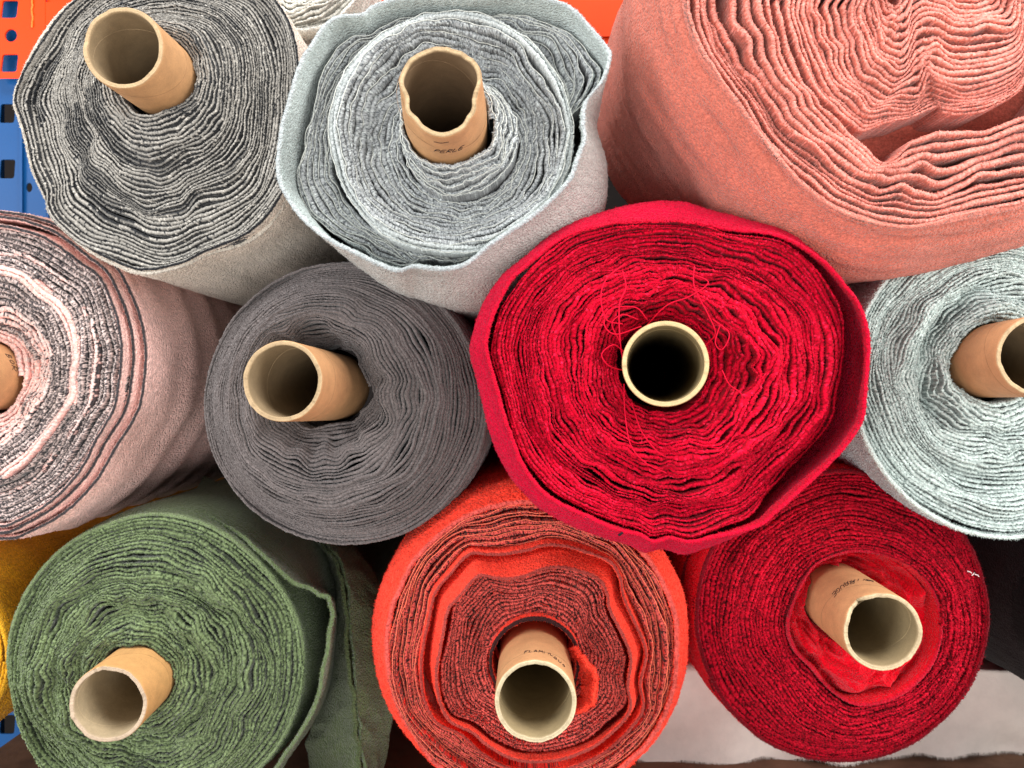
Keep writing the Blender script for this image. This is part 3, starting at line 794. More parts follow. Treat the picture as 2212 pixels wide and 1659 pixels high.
winding(mb, polar(w2(*T5b), 0.034, c5, O5, warp5), y5, 39, s5, ds=0.0007, fill=1.02, edge=0.0015, seed=501, deep=0.025, jn=0.0002, jy=0.0003, tufts=0.35, tuft_len=0.0010, wav=0.0003, bunch=0.8)
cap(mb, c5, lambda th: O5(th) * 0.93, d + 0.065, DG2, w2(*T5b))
mb.build("wound_fabric", terry("dark_grey_towelling_edges", 750, 0.4, sheen=0.3), r5)
mb = MB()
for k in range(4):
    sheet(mb, c5, (lambda q: lambda th: O5(th) + q)(0.0012 + 0.0014 * k), (lambda q: lambda th: d + 0.031 + q + 0.003 * pnoise(th, 0 * th, 8, 1, 80 + k))(0.011 * k), BACK - d - 0.06, DG2, DG, DG * 1.1, thick=0.0026, wr=0.0010, seed=510 + k, d_in=0.02, tufts=6000, tuft_len=0.001,
          shape=lambda S, T: 0.004 * sstep(0, 0.12, S))
cap(mb, c5, O5, BACK, DG, axis_at(T5b, T5m, BACK))
mb.build("outer_wrap", terry("dark_grey_towelling", 700, 0.6, sheen=0.3), r5)
tube(r5, T5b, T5m, seed=5, rag=0.0007)

# ================================================================== 6  BRIGHT RED ROLL
d = 0.57
c6 = w2(1446, 805, d)
RD, RDD, RDE, MG = lin(184, 0, 34), lin(138, 0, 22), lin(202, 4, 44), lin(192, 0, 44)  # RDD: shadow tone of the red, painted into the gaps
r6 = roll_root(c6, d, 0.138, "bright red towelling roll with frayed threads and wavy raised outer wrap")
O6 = outline([(1023, 732), (1028, 804), (1042, 875), (1061, 947), (1095, 1019), (1157, 1091), (1238, 1139), (1310, 1167), (1360, 1178), (1392, 1192), (1430, 1184), (1477, 1192), (1525, 1179), (1621, 1148), (1669, 1110),
              (1717, 1067), (1774, 1014), (1822, 962), (1855, 909), (1865, 852), (1874, 780), (1872, 718), (1855, 660), (1831, 622), (1780, 560), (1700, 500), (1600, 465), (1500, 428), (1400, 424), (1300, 446), (1200, 492), (1120, 558), (1060, 630)], 0.583, c6)
T6b, T6m = (1431, 790, 0.60), (1437, 786, 0.535)
CURL = lambda T: 0.0075 + 0.0045 * bump1(angd(T, 0.1), 0, 0.9) + 0.0075 * (bump1(angd(T, math.radians(228)), 0, 1.2) + 1.6 * bump1(angd(T, math.radians(88)), 0, 0.55))
def warp6(t, th):
    env = np.sin(np.pi * np.clip(t, 0.06, 0.95))
    return env * (0.0050 * pnoise(th, t, 13, 4, 91) + 0.0030 * pnoise(th, t, 31, 8, 92) + 0.0012 * pnoise(th, t, 67, 14, 93)) * (0.75 + 0.4 * pnoise(th, t, 4, 3, 94))
def y6(t, th):
    return d + 0.026 * (1 - sstep(0.02, 0.3, t)) - 0.003 * bump1(t, 0.4, 0.2) + 0.004 * sstep(0.55, 1, t) + 0.018 * sstep(0.8, 1, t) * bump1(angd(th, -0.25), 0, 0.75) - 0.012 * sstep(0.82, 1, t) * (1 - bump1(angd(th, -0.25), 0, 0.9)) + 0.007 * pnoise(th, t, 9, 7, 95) + 0.003 * pnoise(th, t, 27, 15, 96)
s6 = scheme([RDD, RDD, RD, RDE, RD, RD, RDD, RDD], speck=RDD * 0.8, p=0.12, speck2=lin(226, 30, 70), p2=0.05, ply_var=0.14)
mb = MB()
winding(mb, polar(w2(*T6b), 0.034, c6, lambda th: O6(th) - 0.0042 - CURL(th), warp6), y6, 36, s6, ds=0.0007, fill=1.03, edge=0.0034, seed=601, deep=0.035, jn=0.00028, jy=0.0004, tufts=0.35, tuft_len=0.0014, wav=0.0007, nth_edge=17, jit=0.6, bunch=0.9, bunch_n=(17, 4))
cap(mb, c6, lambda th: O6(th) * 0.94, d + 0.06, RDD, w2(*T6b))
mb.build("wound_fabric", terry("red_towelling_edges", 650, 0.5, sheen=0.07, tint=(1, 0.3, 0.4)), r6)
mb = MB()
y6f = lambda th: 0.553 + 0.003 * pnoise(th, 0 * th, 9, 1, 97) + 0.022 * bump1(angd(th, math.radians(95)), 0, 0.8)
sheet(mb, c6, lambda th: O6(th) - 0.001 - CURL(th), y6f, BACK - d, RD, MG, RDE, thick=0.0030, wr=0.0024, wr_n=(13, 5), seed=610, d_in=0.05, M=900, tufts=18000, shape=lambda S, T: CURL(T) * sstep(0, 0.034, S) - 0.007 * sstep(0.03, 0.10, S), edge_run=0.002)
cap(mb, c6, lambda th: O6(th) - 0.009, BACK, MG, axis_at(T6b, T6m, BACK))
mb.build("outer_wrap", terry("red_towelling", 540, 1.0, 0.0016, (0.84, 1.13), sheen=0.1, tint=(1, 0.3, 0.5)), r6)
tube(r6, T6b, T6m, seed=6, cut=lin(192, 168, 124), lining=lin(146, 128, 92))
M_THREAD = plain("red_cotton_thread", 0.8, 0.15)
def thread(pts, y=0.548, rr=0.00045, parent=None, c=None):
    p = np.array([[*w2(u, v, y + dy)] + [y + dy] for u, v, dy in pts])[:, [0, 2, 1]]
    m = MB(); m.tube(cr_open(p, 18 * len(p)), rr, RDE if c is None else c, 6)
    return m.build("loose_thread", M_THREAD, parent)
TH = [[(1352, 812, 0.02), (1340, 740, 0.0), (1338, 660, 0.0), (1352, 620, 0.005), (1345, 585, 0.01)],
      [(1345, 700, 0.01), (1310, 690, 0.0), (1298, 640, 0.0), (1312, 600, 0.004), (1350, 570, 0.012)],
      [(1385, 705, 0.015), (1330, 722, 0.002), (1305, 700, 0.0), (1320, 668, 0.002), (1372, 664, 0.004), (1398, 690, 0.012)],
      [(1395, 705, 0.02), (1440, 660, 0.002), (1490, 640, 0.0), (1530, 610, 0.004), (1490, 590, 0.01)],
      [(1500, 575, 0.012), (1500, 620, 0.002), (1530, 680, 0.0), (1545, 720, 0.004), (1525, 745, 0.015)],
      [(1540, 690, 0.01), (1575, 720, 0.0), (1560, 755, 0.0), (1545, 740, 0.006), (1556, 700, 0.01)],
      [(1345, 800, 0.02), (1315, 790, 0.004), (1300, 765, 0.0), (1325, 745, 0.002), (1348, 760, 0.015)],
      [(1340, 740, 0.01), (1322, 700, 0.0), (1345, 680, 0.0), (1378, 690, 0.01)],
      [(1348, 830, 0.02), (1350, 890, 0.003), (1362, 960, 0.0), (1395, 1000, 0.002), (1440, 1022, 0.008)],
      [(1365, 870, 0.015), (1385, 930, 0.002), (1420, 975, 0.0), (1445, 990, 0.008)],
      [(1560, 800, 0.012), (1575, 830, 0.002), (1600, 850, 0.0), (1610, 880, 0.006)],
      [(1750, 850, 0.006), (1775, 845, -0.004), (1800, 852, -0.004), (1782, 872, 0.0), (1770, 910, 0.01)],
      [(1180, 640, 0.01), (1215, 560, 0.004), (1290, 510, 0.004), (1360, 520, 0.01)],
      [(1215, 590, 0.008), (1150, 690, 0.004), (1120, 760, 0.006), (1140, 800, 0.012)],
      [(1600, 600, 0.01), (1680, 650, 0.004), (1730, 740, 0.006), (1745, 800, 0.012)]]
for p in TH[:11]: thread(p, parent=r6)
m = MB(); P = w2(1338, 1150, 0.555); m.tube(np.array([(P[0] - 0.0015, 0.549, P[1] - 0.001), (P[0], 0.5485, P[1]), (P[0] + 0.0015, 0.549, P[1] + 0.0012)]), 0.0009, lin(20, 14, 24), 6); m.build("lint_speck", M_INK, r6)

# ================================================================== 7  AQUA ROLL
d = 0.625
c7 = w2(2195, 815, d)
AQ, AQD, AQL = lin(176, 190, 186), lin(120, 133, 130), lin(206, 219, 214)
r7 = roll_root(c7, d, 0.13, "pale aqua towelling roll under the salmon roll")
O7 = circle(0.1265, 121, 0.010, 0.004)
T7b, T7m = (2156, 778, 0.618), (2247, 769, 0.560)
def warp7(t, th):
    return (0.0042 * pnoise(th, t, 14, 4, 122) + 0.0024 * pnoise(th, t, 33, 7, 123)) * np.sin(np.pi * np.clip(t, 0.05, 0.97))
def y7(t, th):
    return d + 0.002 - 0.004 * bump1(t, 0.15, 0.1) + 0.022 * bump1(t, 0.28, 0.09) * bump1(angd(th, math.radians(212)), 0, 0.42) + 0.008 * sstep(0.6, 1.0, t) + 0.009 * pnoise(th, t, 7, 6, 124) + 0.003 * pnoise(th, t, 19, 11, 126)
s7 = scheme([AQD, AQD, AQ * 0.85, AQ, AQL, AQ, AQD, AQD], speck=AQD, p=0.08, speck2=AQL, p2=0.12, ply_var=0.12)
mb = MB()
winding(mb, polar(w2(*T7b), 0.0305, c7, lambda th: O7(th) - 0.003, warp7), y7, 33, s7, ds=0.0008, fill=0.98, edge=0.0016, seed=701, deep=0.025, jn=0.00035, jy=0.0005, tufts=0.8, tuft_len=0.0017, wav=0.0005, bunch=0.8)
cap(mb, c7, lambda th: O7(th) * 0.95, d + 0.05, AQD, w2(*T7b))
mb.build("wound_fabric", terry("aqua_towelling_edges", 650, 0.5), r7)
mb = MB()
sheet(mb, c7, lambda th: O7(th) + 0.001, lambda th: d + 0.004 + 0.003 * pnoise(th, 0 * th, 7, 1, 125), BACK - d, AQ, lin(190, 196, 198), AQL, thick=0.0036, wr=0.0014, seed=710, d_in=0.02, tufts=16000, tuft_len=0.0018, shape=lambda S, T: 0.001 + 0 * S)
cap(mb, c7, O7, BACK, AQ, axis_at(T7b, T7m, BACK))
mb.build("outer_wrap", terry("aqua_towelling", 540, 1.0, 0.0016, (0.84, 1.13)), r7)
tube(r7, T7b, T7m, seed=7, rag=0.0007, kraft=lin(186, 136, 94))

# ================================================================== 8  GREEN ROLL
d = 0.655
c8 = w2(319, 1448, d)
GR, GRD, GRL = lin(86, 100, 66), lin(48, 60, 40), lin(112, 128, 90)
r8 = roll_root(c8, d, 0.12, "moss green towelling roll with a loose hanging end")
O8 = circle(0.1255, 131, 0.012, 0.006)
T8b, T8m = (312, 1452, 0.672), (233, 1522, 0.605)
def warp8(t, th):
    return (0.0042 * pnoise(th, t, 15, 5, 132) + 0.0024 * pnoise(th, t, 41, 8, 133)) * np.sin(np.pi * np.clip(t, 0.08, 0.95))
def y8(t, th):
    return d + 0.010 * (1 - sstep(0, 0.12, t)) * 0 - 0.004 * (1 - sstep(0.0, 0.1, t)) + 0.008 * bump1(t, 0.22, 0.1) + 0.014 * sstep(0.6, 1.0, t) ** 1.5 + 0.008 * pnoise(th, t, 8, 7, 134) + 0.003 * pnoise(th, t, 21, 12, 136)
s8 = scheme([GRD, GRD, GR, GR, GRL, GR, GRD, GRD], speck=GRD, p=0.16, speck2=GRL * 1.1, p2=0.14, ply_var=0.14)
mb = MB()
winding(mb, polar(w2(*T8b), 0.0305, c8, O8, warp8), y8, 35, s8, ds=0.0008, fill=1.03, edge=0.0019, seed=801, deep=0.025, jn=0.00035, jy=0.0005, tufts=0.6, tuft_len=0.0016, wav=0.0005, bunch=0.75, bunch_n=(15, 4))
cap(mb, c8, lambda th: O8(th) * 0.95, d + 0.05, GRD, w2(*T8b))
mb.build("wound_fabric", terry("green_towelling_edges", 650, 0.5), r8)
mb = MB()
sheet(mb, c8, lambda th: O8(th) + 0.0015, lambda th: d + 0.014 + 0.004 * pnoise(th, 0 * th, 7, 1, 135), BACK - d, GR, GR, GRL, thick=0.0034, wr=0.0016, seed=810, d_in=0.02, tufts=14000, shape=lambda S, T: 0.005 * sstep(0, 0.05, S))
cap(mb, c8, O8, BACK, GR, axis_at(T8b, T8m, BACK))
mb.build("outer_wrap", terry("green_towelling", 540, 1.0, 0.0016, (0.84, 1.13)), r8)
tube(r8, T8b, T8m, seed=8, rag=0.0008, notch=(math.radians(115), 0.004, 0.3), kraft=lin(206, 158, 102), cut=lin(172, 152, 130), lining=lin(176, 158, 128))
# the loose end: a flap lifting off the right side and hanging down
def ribbon(name, front, back, c, mat, parent, thick=0.003, seed=0, n=220, m=26, wob=0.001):
    """cloth strip between two 3D polylines (front edge, back edge), with thickness"""
    rng = np.random.default_rng(seed)
    A, B = cr_open(np.array(front), n), cr_open(np.array(back), n)
    s = np.linspace(0, 1, m)[None, :, None]
    P = A[:, None] * (1 - s) + B[:, None] * s
    gu = np.gradient(P, axis=0); gv = np.gradient(P, axis=1)
    N = np.cross(gu, gv); N /= np.linalg.norm(N, axis=2)[..., None] + 1e-12
    uu = np.linspace(0, 2 * np.pi * 0.98, n)[:, None] + 0 * s[..., 0]
    P = P + N * (wob * pnoise(uu, s[..., 0] + 0 * uu, 24, 4, seed))[..., None] + rng.normal(0, 0.00018, P.shape)
    X = np.concatenate([P + N * thick / 2, (P - N * thick / 2)[:, ::-1], (P + N * thick / 2)[:, :1]], 1)
    mb = MB()
    C = np.broadcast_to(c, X.shape) * (1 + 0.07 * rng.normal(0, 1, X.shape[:2] + (1,)))
    mb.grid(X, C)
    for e in (0, -1):                                            # close the two ends
        E = np.stack([P[e] + N[e] * thick / 2, P[e] - N[e] * thick / 2], 0); mb.grid(E, c)
    k = 4000
    i = rng.integers(0, n - 1, k); j = (rng.random(k) ** 2.5 * (m - 1)).astype(int)
    b = P[i, j] + N[i, j] * (rng.choice([-1, 1], k) * thick / 2)[:, None]
    dd = (b - P[i, j]) / (thick / 2) + rng.normal(0, 0.5, (k, 3)) - 0.6 * gv[i, j] / (np.linalg.norm(gv[i, j], axis=1)[:, None] + 1e-9)
    dd /= np.linalg.norm(dd, axis=1)[:, None]
    tg = gu[i, j] / (np.linalg.norm(gu[i, j], axis=1)[:, None] + 1e-9)
    V = np.stack([b - tg * 0.0002, b + tg * 0.0002, b + dd * 0.0014], 1)
    mb.add(V, c * rng.uniform(0.8, 1.2, (k, 1)).repeat(3, 0), tris=np.arange(3 * k).reshape(-1, 3))
    return mb.build(name, mat, parent)
w3 = lambda u, v, y: (float(w2(u, v, y)[0]), y, float(w2(u, v, y)[1]))
MG8 = terry("green_towelling_end", 540, 1.0, 0.0016, (0.84, 1.13))
ribbon("loose_flap",
       [w3(400, 1098, 0.70), w3(450, 1118, 0.688), w3(510, 1150, 0.676), w3(572, 1200, 0.668), w3(612, 1238, 0.664), w3(640, 1262, 0.66), w3(688, 1282, 0.655), w3(712, 1300, 0.65), w3(715, 1345, 0.65), w3(704, 1420, 0.65), w3(686, 1500, 0.65), w3(650, 1580, 0.655), w3(600, 1650, 0.66), w3(560, 1700, 0.66)],
       [w3(440, 1030, 0.86), w3(520, 1070, 0.86), w3(580, 1120, 0.86), w3(630, 1165, 0.86), w3(660, 1200, 0.86), w3(690, 1240, 0.85), w3(716, 1280, 0.84), w3(728, 1310, 0.82), w3(728, 1350, 0.80), w3(722, 1410, 0.78), w3(704, 1490, 0.76), w3(672, 1560, 0.74), w3(620, 1640, 0.72), w3(580, 1700, 0.72)],
       GR * 1.05, MG8, r8, seed=820, wob=0.0012)
ribbon("hanging_end",
       [w3(668, 1150, 0.80), w3(716, 1200, 0.76), w3(744, 1270, 0.735), w3(752, 1400, 0.72), w3(764, 1520, 0.71), w3(772, 1600, 0.71), w3(788, 1740, 0.71)],
       [w3(640, 1150, 0.95), w3(700, 1240, 0.90), w3(712, 1340, 0.84), w3(705, 1440, 0.80), w3(686, 1540, 0.78), w3(664, 1620, 0.77), w3(690, 1760, 0.77)],
       GR * 1.05, MG8, r8, seed=822, wob=0.0018)
ribbon("hanging_end",
       [w3(676, 1150, 0.80), w3(724, 1200, 0.762), w3(752, 1270, 0.738), w3(760, 1400, 0.723), w3(772, 1520, 0.713), w3(780, 1600, 0.713), w3(796, 1740, 0.713)],
       [w3(716, 1130, 0.90), w3(780, 1200, 0.83), w3(824, 1290, 0.79), w3(842, 1400, 0.775), w3(850, 1500, 0.765), w3(838, 1600, 0.76), w3(812, 1720, 0.76)],
       GR * 1.3, MG8, r8, seed=824, wob=0.0018)  # same cloth, colour brightened to offset the shade it hangs in

# ================================================================== 9  CORAL ROLL
d = 0.64
c9 = w2(1148, 1408, d)
CO, COD, COE, BK = lin(255, 70, 50), lin(236, 46, 36), lin(206, 84, 76), lin(40, 18, 19)
r9 = roll_root(c9, d, 0.13, "coral red towelling roll with dark flecked edges below the bright red roll")
O9 = circle(0.1325, 141, 0.010, 0.005)
T9b, T9m = (1155, 1440, 0.632), (1157, 1515, 0.560)
k9 = lambda x, y: (756 + 0.3814 * x, 1026 + 0.3814 * y)
ring9 = [k9(*p) for p in [(490, 1160), (500, 1050), (530, 900), (560, 760), (640, 660), (730, 565), (820, 575), (900, 582), (1000, 560), (1100, 525), (1230, 530), (1400, 590), (1460, 680), (1475, 770), (1550, 920), (1595, 1050), (1575, 1200), (1590, 1330),
                          (1500, 1450), (1350, 1560), (1150, 1620), (950, 1610), (800, 1540), (690, 1455), (570, 1400), (510, 1290)]]
i9 = w2(1152, 1428, 0.62)
R9i = outline(ring9, 0.62, i9)
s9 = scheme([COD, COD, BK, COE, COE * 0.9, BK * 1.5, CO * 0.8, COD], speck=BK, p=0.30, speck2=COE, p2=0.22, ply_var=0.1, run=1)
mb = MB()
winding(mb, polar(w2(1156, 1438, 0.63), 0.037, i9, lambda th: R9i(th) - 0.004, lambda t, th: 0.0012 * pnoise(th, t, 17, 6, 142)), lambda t, th: 0.634 + 0.006 * np.sin(np.pi * t) + 0.002 * pnoise(th, t, 7, 6, 143), 15, s9, ds=0.0007, fill=0.97, edge=0.0013, seed=901, deep=0.03, jn=0.00032, jy=0.0005, tufts=0.6, wav=0.0004)
winding(mb, polar(i9, lambda th: R9i(th) * 1.02 + 0.016, c9, lambda th: O9(th) - 0.0125, lambda t, th: 0.0016 * pnoise(th, t, 13, 3, 144)), lambda t, th: d + 0.006 - 0.002 * t + 0.005 * pnoise(th, t, 6, 5, 145), 8, s9, ds=0.0007, fill=0.86, edge=0.0036, seed=903, deep=0.04, jn=0.00032, jy=0.0005, tufts=0.6, wav=0.0006, jit=0.6, bunch=0.7, threads=(1, lin(240, 120, 90), 0.0003, 0.0008))
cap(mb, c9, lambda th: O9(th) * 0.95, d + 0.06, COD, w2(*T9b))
mb.build("wound_fabric", terry("coral_towelling_edges", 650, 0.5, sheen=0.2, tint=(1, 0.7, 0.6)), r9)
MC = terry("coral_towelling", 540, 1.0, 0.0016, (0.84, 1.13), sheen=0.1, tint=(1, 0.6, 0.5))
mb = MB()
sheet(mb, i9, R9i, lambda th: 0.619 + 0.006 * pnoise(th, 0 * th, 7, 1, 146), 0.05, CO, CO, COE * 0.5 + BK * 0.5, thick=0.003, wr=0.0006, seed=910, d_in=0.03, shape=lambda S, T: 0.34 * np.minimum(S, 0.04) * (0.8 + 0.3 * pnoise(T, 0 * T, 5, 1, 147)), nb=16, tufts=6000, edge_run=0.0012)
sheet(mb, i9, lambda th: R9i(th) * 1.02 + 0.0140 + 0.0030 * pnoise(th, 0 * th, 5, 1, 152) + 0.0012 * pnoise(th, 0 * th, 17, 1, 153), lambda th: 0.634 + 0.008 * pnoise(th, 0 * th, 5, 1, 148), 0.05, CO, CO, COE * 0.5 + BK * 0.5, thick=0.003, wr=0.001, seed=912, d_in=0.03, shape=lambda S, T: 0.14 * np.minimum(S, 0.05), nb=16, tufts=6000, edge_run=0.0012)
mb.build("loose_layer", MC, r9)
mb = MB()
sheet(mb, w2(1156, 1436, 0.62), lambda th: 0.0352 + 0.0012 * bump1(angd(th, 0.6), 0, 0.3) + 0.0006 * pnoise(th, 0 * th, 6, 1, 149), lambda th: 0.622 + 0.002 * pnoise(th, 0 * th, 6, 1, 150), 0.03, CO, CO, BK * 1.5, thick=0.0028, wr=0.0006, seed=914, d_in=0.05, nb=12, tufts=2500, M=320)
mb.build("innermost_layer", MC, r9)
# tongue of cloth sticking out beside the core
ribbon("cloth_tongue", [w3(1240, 1398, 0.615), w3(1262, 1425, 0.60), w3(1288, 1462, 0.60), w3(1284, 1490, 0.60), w3(1278, 1520, 0.60), w3(1245, 1540, 0.61)],
       [w3(1226, 1400, 0.65), w3(1236, 1425, 0.65), w3(1246, 1460, 0.65), w3(1250, 1480, 0.65), w3(1250, 1505, 0.65), w3(1232, 1535, 0.65)], CO, MC, r9, seed=916, n=90, m=14)
mb = MB()
sheet(mb, c9, lambda th: O9(th) - 0.0105, lambda th: d + 0.004 + 0.004 * pnoise(th, 0 * th, 7, 1, 151), BACK - d, CO, CO, COE, thick=0.0045, wr=0.0020, wr_n=(9, 5), seed=920, d_in=0.03, tufts=20000, tuft_len=0.0018, fine=0.0007, shape=lambda S, T: 0.018 * sstep(-0.012, 0.036, S) - 0.018 * sstep(-0.012, 0.036, 0.0), edge_run=0.001)
cap(mb, c9, O9, BACK, CO, axis_at(T9b, T9m, BACK))
mb.build("outer_wrap", terry("coral_fleece", 420, 0.9, 0.0018, sheen=0.12, tint=(1, 0.6, 0.5)), r9)
T9 = tube(r9, T9b, T9m, seed=9, rag=0.0008, cut=lin(188, 172, 140), lining=lin(156, 138, 104))
writing(T9, "FLAMIN", math.radians(106), 0.0175, 0.0046, -1, +1, slant=0.1, drop=0.05)
writing(T9, "GUO", math.radians(63), 0.0135, 0.0046, -1, +1, slant=0.1, drop=0.25, sp=0.85)

# ================================================================== 10  DEEP RED ROLL
d = 0.655
c10 = w2(1834, 1342, d)
BR, BRD, BRE, RS = lin(160, 2, 26), lin(104, 0, 16), lin(184, 14, 40), lin(214, 2, 28)
r10 = roll_root(c10, d, 0.124, "deep red towelling roll with crumpled bright red cloth round its tube")
O10 = circle(0.1245, 161, 0.009, 0.004)
T10b, T10m = (1818, 1298, 0.670), (1907, 1365, 0.590)
h10 = w2(1862, 1350, d)
H10 = outline([(1712, 1300), (1700, 1350), (1715, 1400), (1750, 1440), (1790, 1490), (1840, 1520), (1900, 1515), (1960, 1490), (2010, 1440), (2035, 1370), (2025, 1290), (1985, 1235), (1920, 1200), (1840, 1190), (1770, 1212), (1735, 1250)], d, h10)
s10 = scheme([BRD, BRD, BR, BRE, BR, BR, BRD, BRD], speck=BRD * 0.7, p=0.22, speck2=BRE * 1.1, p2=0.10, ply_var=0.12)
mb = MB()
winding(mb, polar(h10, H10, c10, O10, lambda t, th: (0.0020 * pnoise(th, t, 15, 6, 162) + 0.0008 * pnoise(th, t, 37, 9, 163))), lambda t, th: d + 0.004 - 0.006 * bump1(t, 0.25, 0.3) + 0.012 * sstep(0.6, 1, t) ** 1.4 + 0.003 * pnoise(th, t, 7, 7, 164), 24, s10, ds=0.0008, fill=1.0, edge=0.0018, seed=1001, deep=0.035,
        jn=0.0004, jy=0.0006, tufts=0.9, tuft_len=0.0020, wav=0.0006)
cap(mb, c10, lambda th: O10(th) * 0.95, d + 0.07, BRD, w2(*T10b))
mb.build("wound_fabric", terry("deep_red_towelling_edges", 600, 0.5, sheen=0.06, tint=(1, 0.3, 0.35)), r10)
MR = terry("crimson_towelling", 540, 1.0, 0.0016, (0.84, 1.13), sheen=0.25, tint=(1, 0.3, 0.35))
mb = MB()
sheet(mb, h10, lambda th: H10(th) - 0.001, lambda th: d - 0.001 + 0.004 * pnoise(th, 0 * th, 9, 1, 165), 0.03, RS, BR, BRE, thick=0.003, wr=0.0012, seed=1010, d_in=0.06, nb=12, tufts=5000)
# the crumpled bed of cloth between core and layers
th = np.linspace(0, 2 * np.pi, 420, endpoint=False); q = np.linspace(0, 1, 60)
TT, QQ = np.meshgrid(th, q, indexing='ij')
x0, z0 = w2(*T10b)[0] + 0.030 * np.cos(TT), w2(*T10b)[1] + 0.030 * np.sin(TT)
hc = w2(1858, 1340, d)
x1, z1 = h10[0] + H10(TT) * 0.98 * np.cos(TT), h10[1] + H10(TT) * 0.98 * np.sin(TT)
rg = lambda a, b, k: 1 - 2 * np.abs(pnoise(TT, QQ, a, b, k))
crum = -0.012 * rg(9, 3, 168) - 0.007 * rg(19, 5, 169) - 0.030 * bump1(angd(TT, math.radians(258)), 0, 0.75) * np.sin(np.pi * np.clip(QQ * 1.1, 0, 1)) + 0.0015 * pnoise(TT, QQ, 61, 20, 170)
crum = crum * sstep(0, 0.12, QQ) * (1 - 0.8 * sstep(0.85, 1, QQ))
P = np.stack([x0 * (1 - QQ) + x1 * QQ, d + 0.028 - 0.008 * QQ + crum, z0 * (1 - QQ) + z1 * QQ], -1)
mb.grid(P, RS, wrap=True)
mb.build("crumpled_inner_cloth", MR, r10)
mb = MB()
sheet(mb, c10, lambda th: O10(th) + 0.0012, lambda th: d + 0.012 + 0.002 * pnoise(th, 0 * th, 7, 1, 171), BACK - d, BR, RS, BRD, thick=0.003, wr=0.0014, seed=1020, d_in=0.02, tufts=14000, tuft_len=0.0018, shape=lambda S, T: 0.003 * sstep(0, 0.04, S), edge_run=0.002)
sheet(mb, c10, lambda th: O10(th) + 0.0050, lambda th: d + 0.050 + 0.004 * pnoise(th, 0 * th, 7, 1, 172), BACK - d - 0.05, BR, RS, BRD, thick=0.003, wr=0.0016, seed=1022, d_in=0.02, tufts=9000, tuft_len=0.0016)
cap(mb, c10, O10, BACK, BR, axis_at(T10b, T10m, BACK))
mb.build("outer_wrap", terry("deep_red_towelling", 540, 1.0, 0.0016, (0.84, 1.13), sheen=0.15, tint=(1, 0.3, 0.35)), r10)
T10 = tube(r10, T10b, T10m, seed=10, rag=0.0008, notch=(math.radians(128), 0.005, 0.28), cut=lin(190, 170, 136), lining=lin(148, 130, 98))
writing(T10, "ROUGE", math.radians(104), 0.038, 0.0060, +1, -1, slant=0.2, sp=0.72)
writing(T10, "DRY /////", math.radians(72), 0.040, 0.0050, +1, -1, slant=0.25, sp=0.6)
M_LINT = plain("white_lint", 0.9, 0.1)
m = MB()
for (u, v, a, ln) in ((2094, 1236, 0.4, 0.004), (2102, 1240, -0.9, 0.003), (2110, 1243, 0.5, 0.004)):
    p = np.array(w3(u, v, 0.652)); dv = np.array([math.cos(a), 0.0, -math.sin(a)]) * ln / 2
    m.tube(np.stack([p - dv, p + np.array([0, -0.001, 0.0006]), p + dv]), 0.0005, lin(225, 205, 205), 5)
m.build("lint", M_LINT, r10)

# ================================================================== NEIGHBOURS HALF IN VIEW
def half_roll(label, u, v, d, R, cols, N, seed, back, mname, loop=600, y_extra=0.0, name="fabric_roll"):
    c = w2(u, v, d)
    rt = roll_root(c, d, R, label)
    Rf = circle(R, seed, 0.015, 0.006)
    a, dk, e = cols
    m = MB()
    winding(m, polar(c, 0.031, c, lambda th: Rf(th) - 0.002, lambda t, th: 0.002 * pnoise(th, t, 15, 5, seed + 2)), lambda t, th: d + 0.01 * sstep(0.6, 1, t) + 0.003 * pnoise(th, t, 6, 5, seed + 3), N, scheme([dk, dk, a, e, a, a, dk, dk], dk, 0.15), ds=0.0011, seed=seed, deep=0.03, tufts=0.3)
    cap(m, c, lambda th: Rf(th) * 0.95, d + 0.05, dk)
    m.build("wound_fabric", terry(mname + "_edges", loop, 0.5, sheen=0.06), rt)
    m = MB()
    sheet(m, c, Rf, lambda th: d + 0.006 + 0.003 * pnoise(th, 0 * th, 7, 1, seed + 4), back - d, dk, a, e, thick=0.0035, wr=0.003, wr_n=(9, 5), seed=seed + 5, d_in=0.02, tufts=9000)
    cap(m, c, Rf, back, a)
    m.build("outer_wrap", terry(mname, loop, 0.8, 0.0013, sheen=0.06), rt)
    return rt
half_roll("mustard yellow towelling roll peeping out left of the green roll", -240, 1432, 0.665, 0.094, (lin(208, 148, 26), lin(150, 100, 14), lin(214, 158, 40)), 16, 1101, BACK, "mustard_towelling")
half_roll("black towelling roll wedged right of the deep red roll", 2530, 1330, 0.70, 0.118, (lin(22, 19, 21), lin(10, 9, 10), lin(28, 26, 29)), 16, 1111, BACK, "black_towelling")
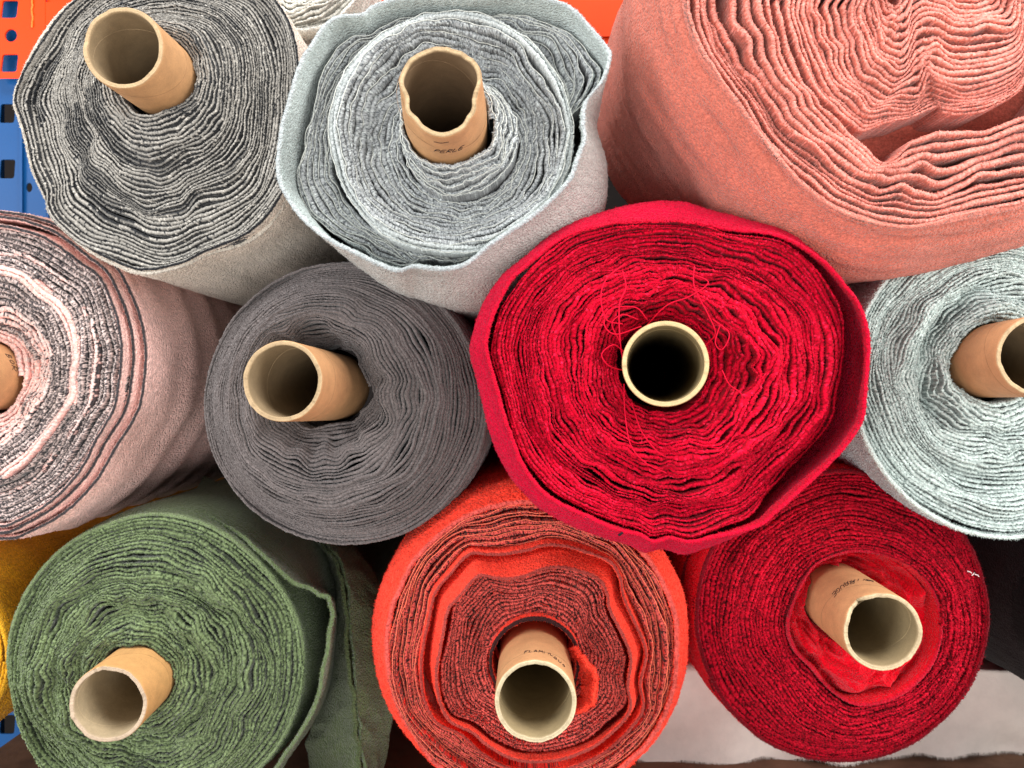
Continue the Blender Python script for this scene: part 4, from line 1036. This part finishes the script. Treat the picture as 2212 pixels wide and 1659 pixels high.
half_roll("small white towelling roll lying behind the striped and the pale grey rolls", 640, -85, 0.74, 0.062, (lin(224, 222, 212), lin(160, 158, 150), lin(232, 230, 222)), 10, 1121, 0.93, "white_towelling")

# white cloth lying on the board under the deep red roll, its frayed edge hanging to the front
cl_c = lin(240, 229, 220)
n, m_ = 420, 60
uu = np.linspace(0, 1, n)
mb = MB()
rng = np.random.default_rng(77)
xs = 0.10 + 0.75 * uu
S = np.linspace(0, 1, m_)
lat = lambda a, b, k, sd: pnoise(a * 2 * np.pi * 0.9, b, k, 3, sd)
U, V = np.meshgrid(uu, S, indexing='ij')
hang = np.clip(V / 0.55, 0, 1)                       # 0..1 down the front fold, then back over the top
zf = -0.4105 + 0.010 * (lat(uu, 0 * uu, 11, 5) + 0.4 * lat(uu, 0 * uu, 29, 6))[:, None] * (1 - hang) + 0.008 * (1 - hang) * bump1(U, 0.72, 0.05)
zz = np.where(V < 0.55, zf + (-0.318 - zf) * hang, -0.318 + 0.004 * lat(U, V, 9, 7))
yy = np.where(V < 0.55, 0.845 + 0.020 * hang ** 2 + 0.014 * (1 - 0.4 * hang) * lat(U, V, 13, 8), 0.865 + (V - 0.55) / 0.45 * 0.4)
P = np.stack([np.broadcast_to(xs[:, None], U.shape), yy, zz], -1) + rng.normal(0, 0.0001, U.shape + (3,))
mb.grid(P, cl_c)
mb.grid(P + np.array([0, 0.0022, -0.0005]), cl_c)
k = 3200                                             # fringe of cut threads
i = rng.integers(0, n, k)
b = P[i, 0] + np.stack([rng.uniform(-0.001, 0.001, k), rng.uniform(0, 0.002, k), np.zeros(k)], 1)
dv = np.stack([rng.normal(0, 0.45, k), rng.normal(-0.2, 0.4, k), -np.ones(k)], 1); dv /= np.linalg.norm(dv, axis=1)[:, None]
Vt = np.stack([b - [0.0002, 0, 0], b + [0.0002, 0, 0], b + dv * rng.uniform(0.002, 0.0055, (k, 1))], 1)
mb.add(Vt, cl_c * 1.05, tris=np.arange(3 * k).reshape(-1, 3))
co = mb.build("folded_cloth", plain("white_crepe_cloth", 0.9, 0.15, 700, 0.0008, 0.94, 1.05, 60))
tag(co, "off white crepe cloth with frayed lower edge under the deep red roll", "cloth")
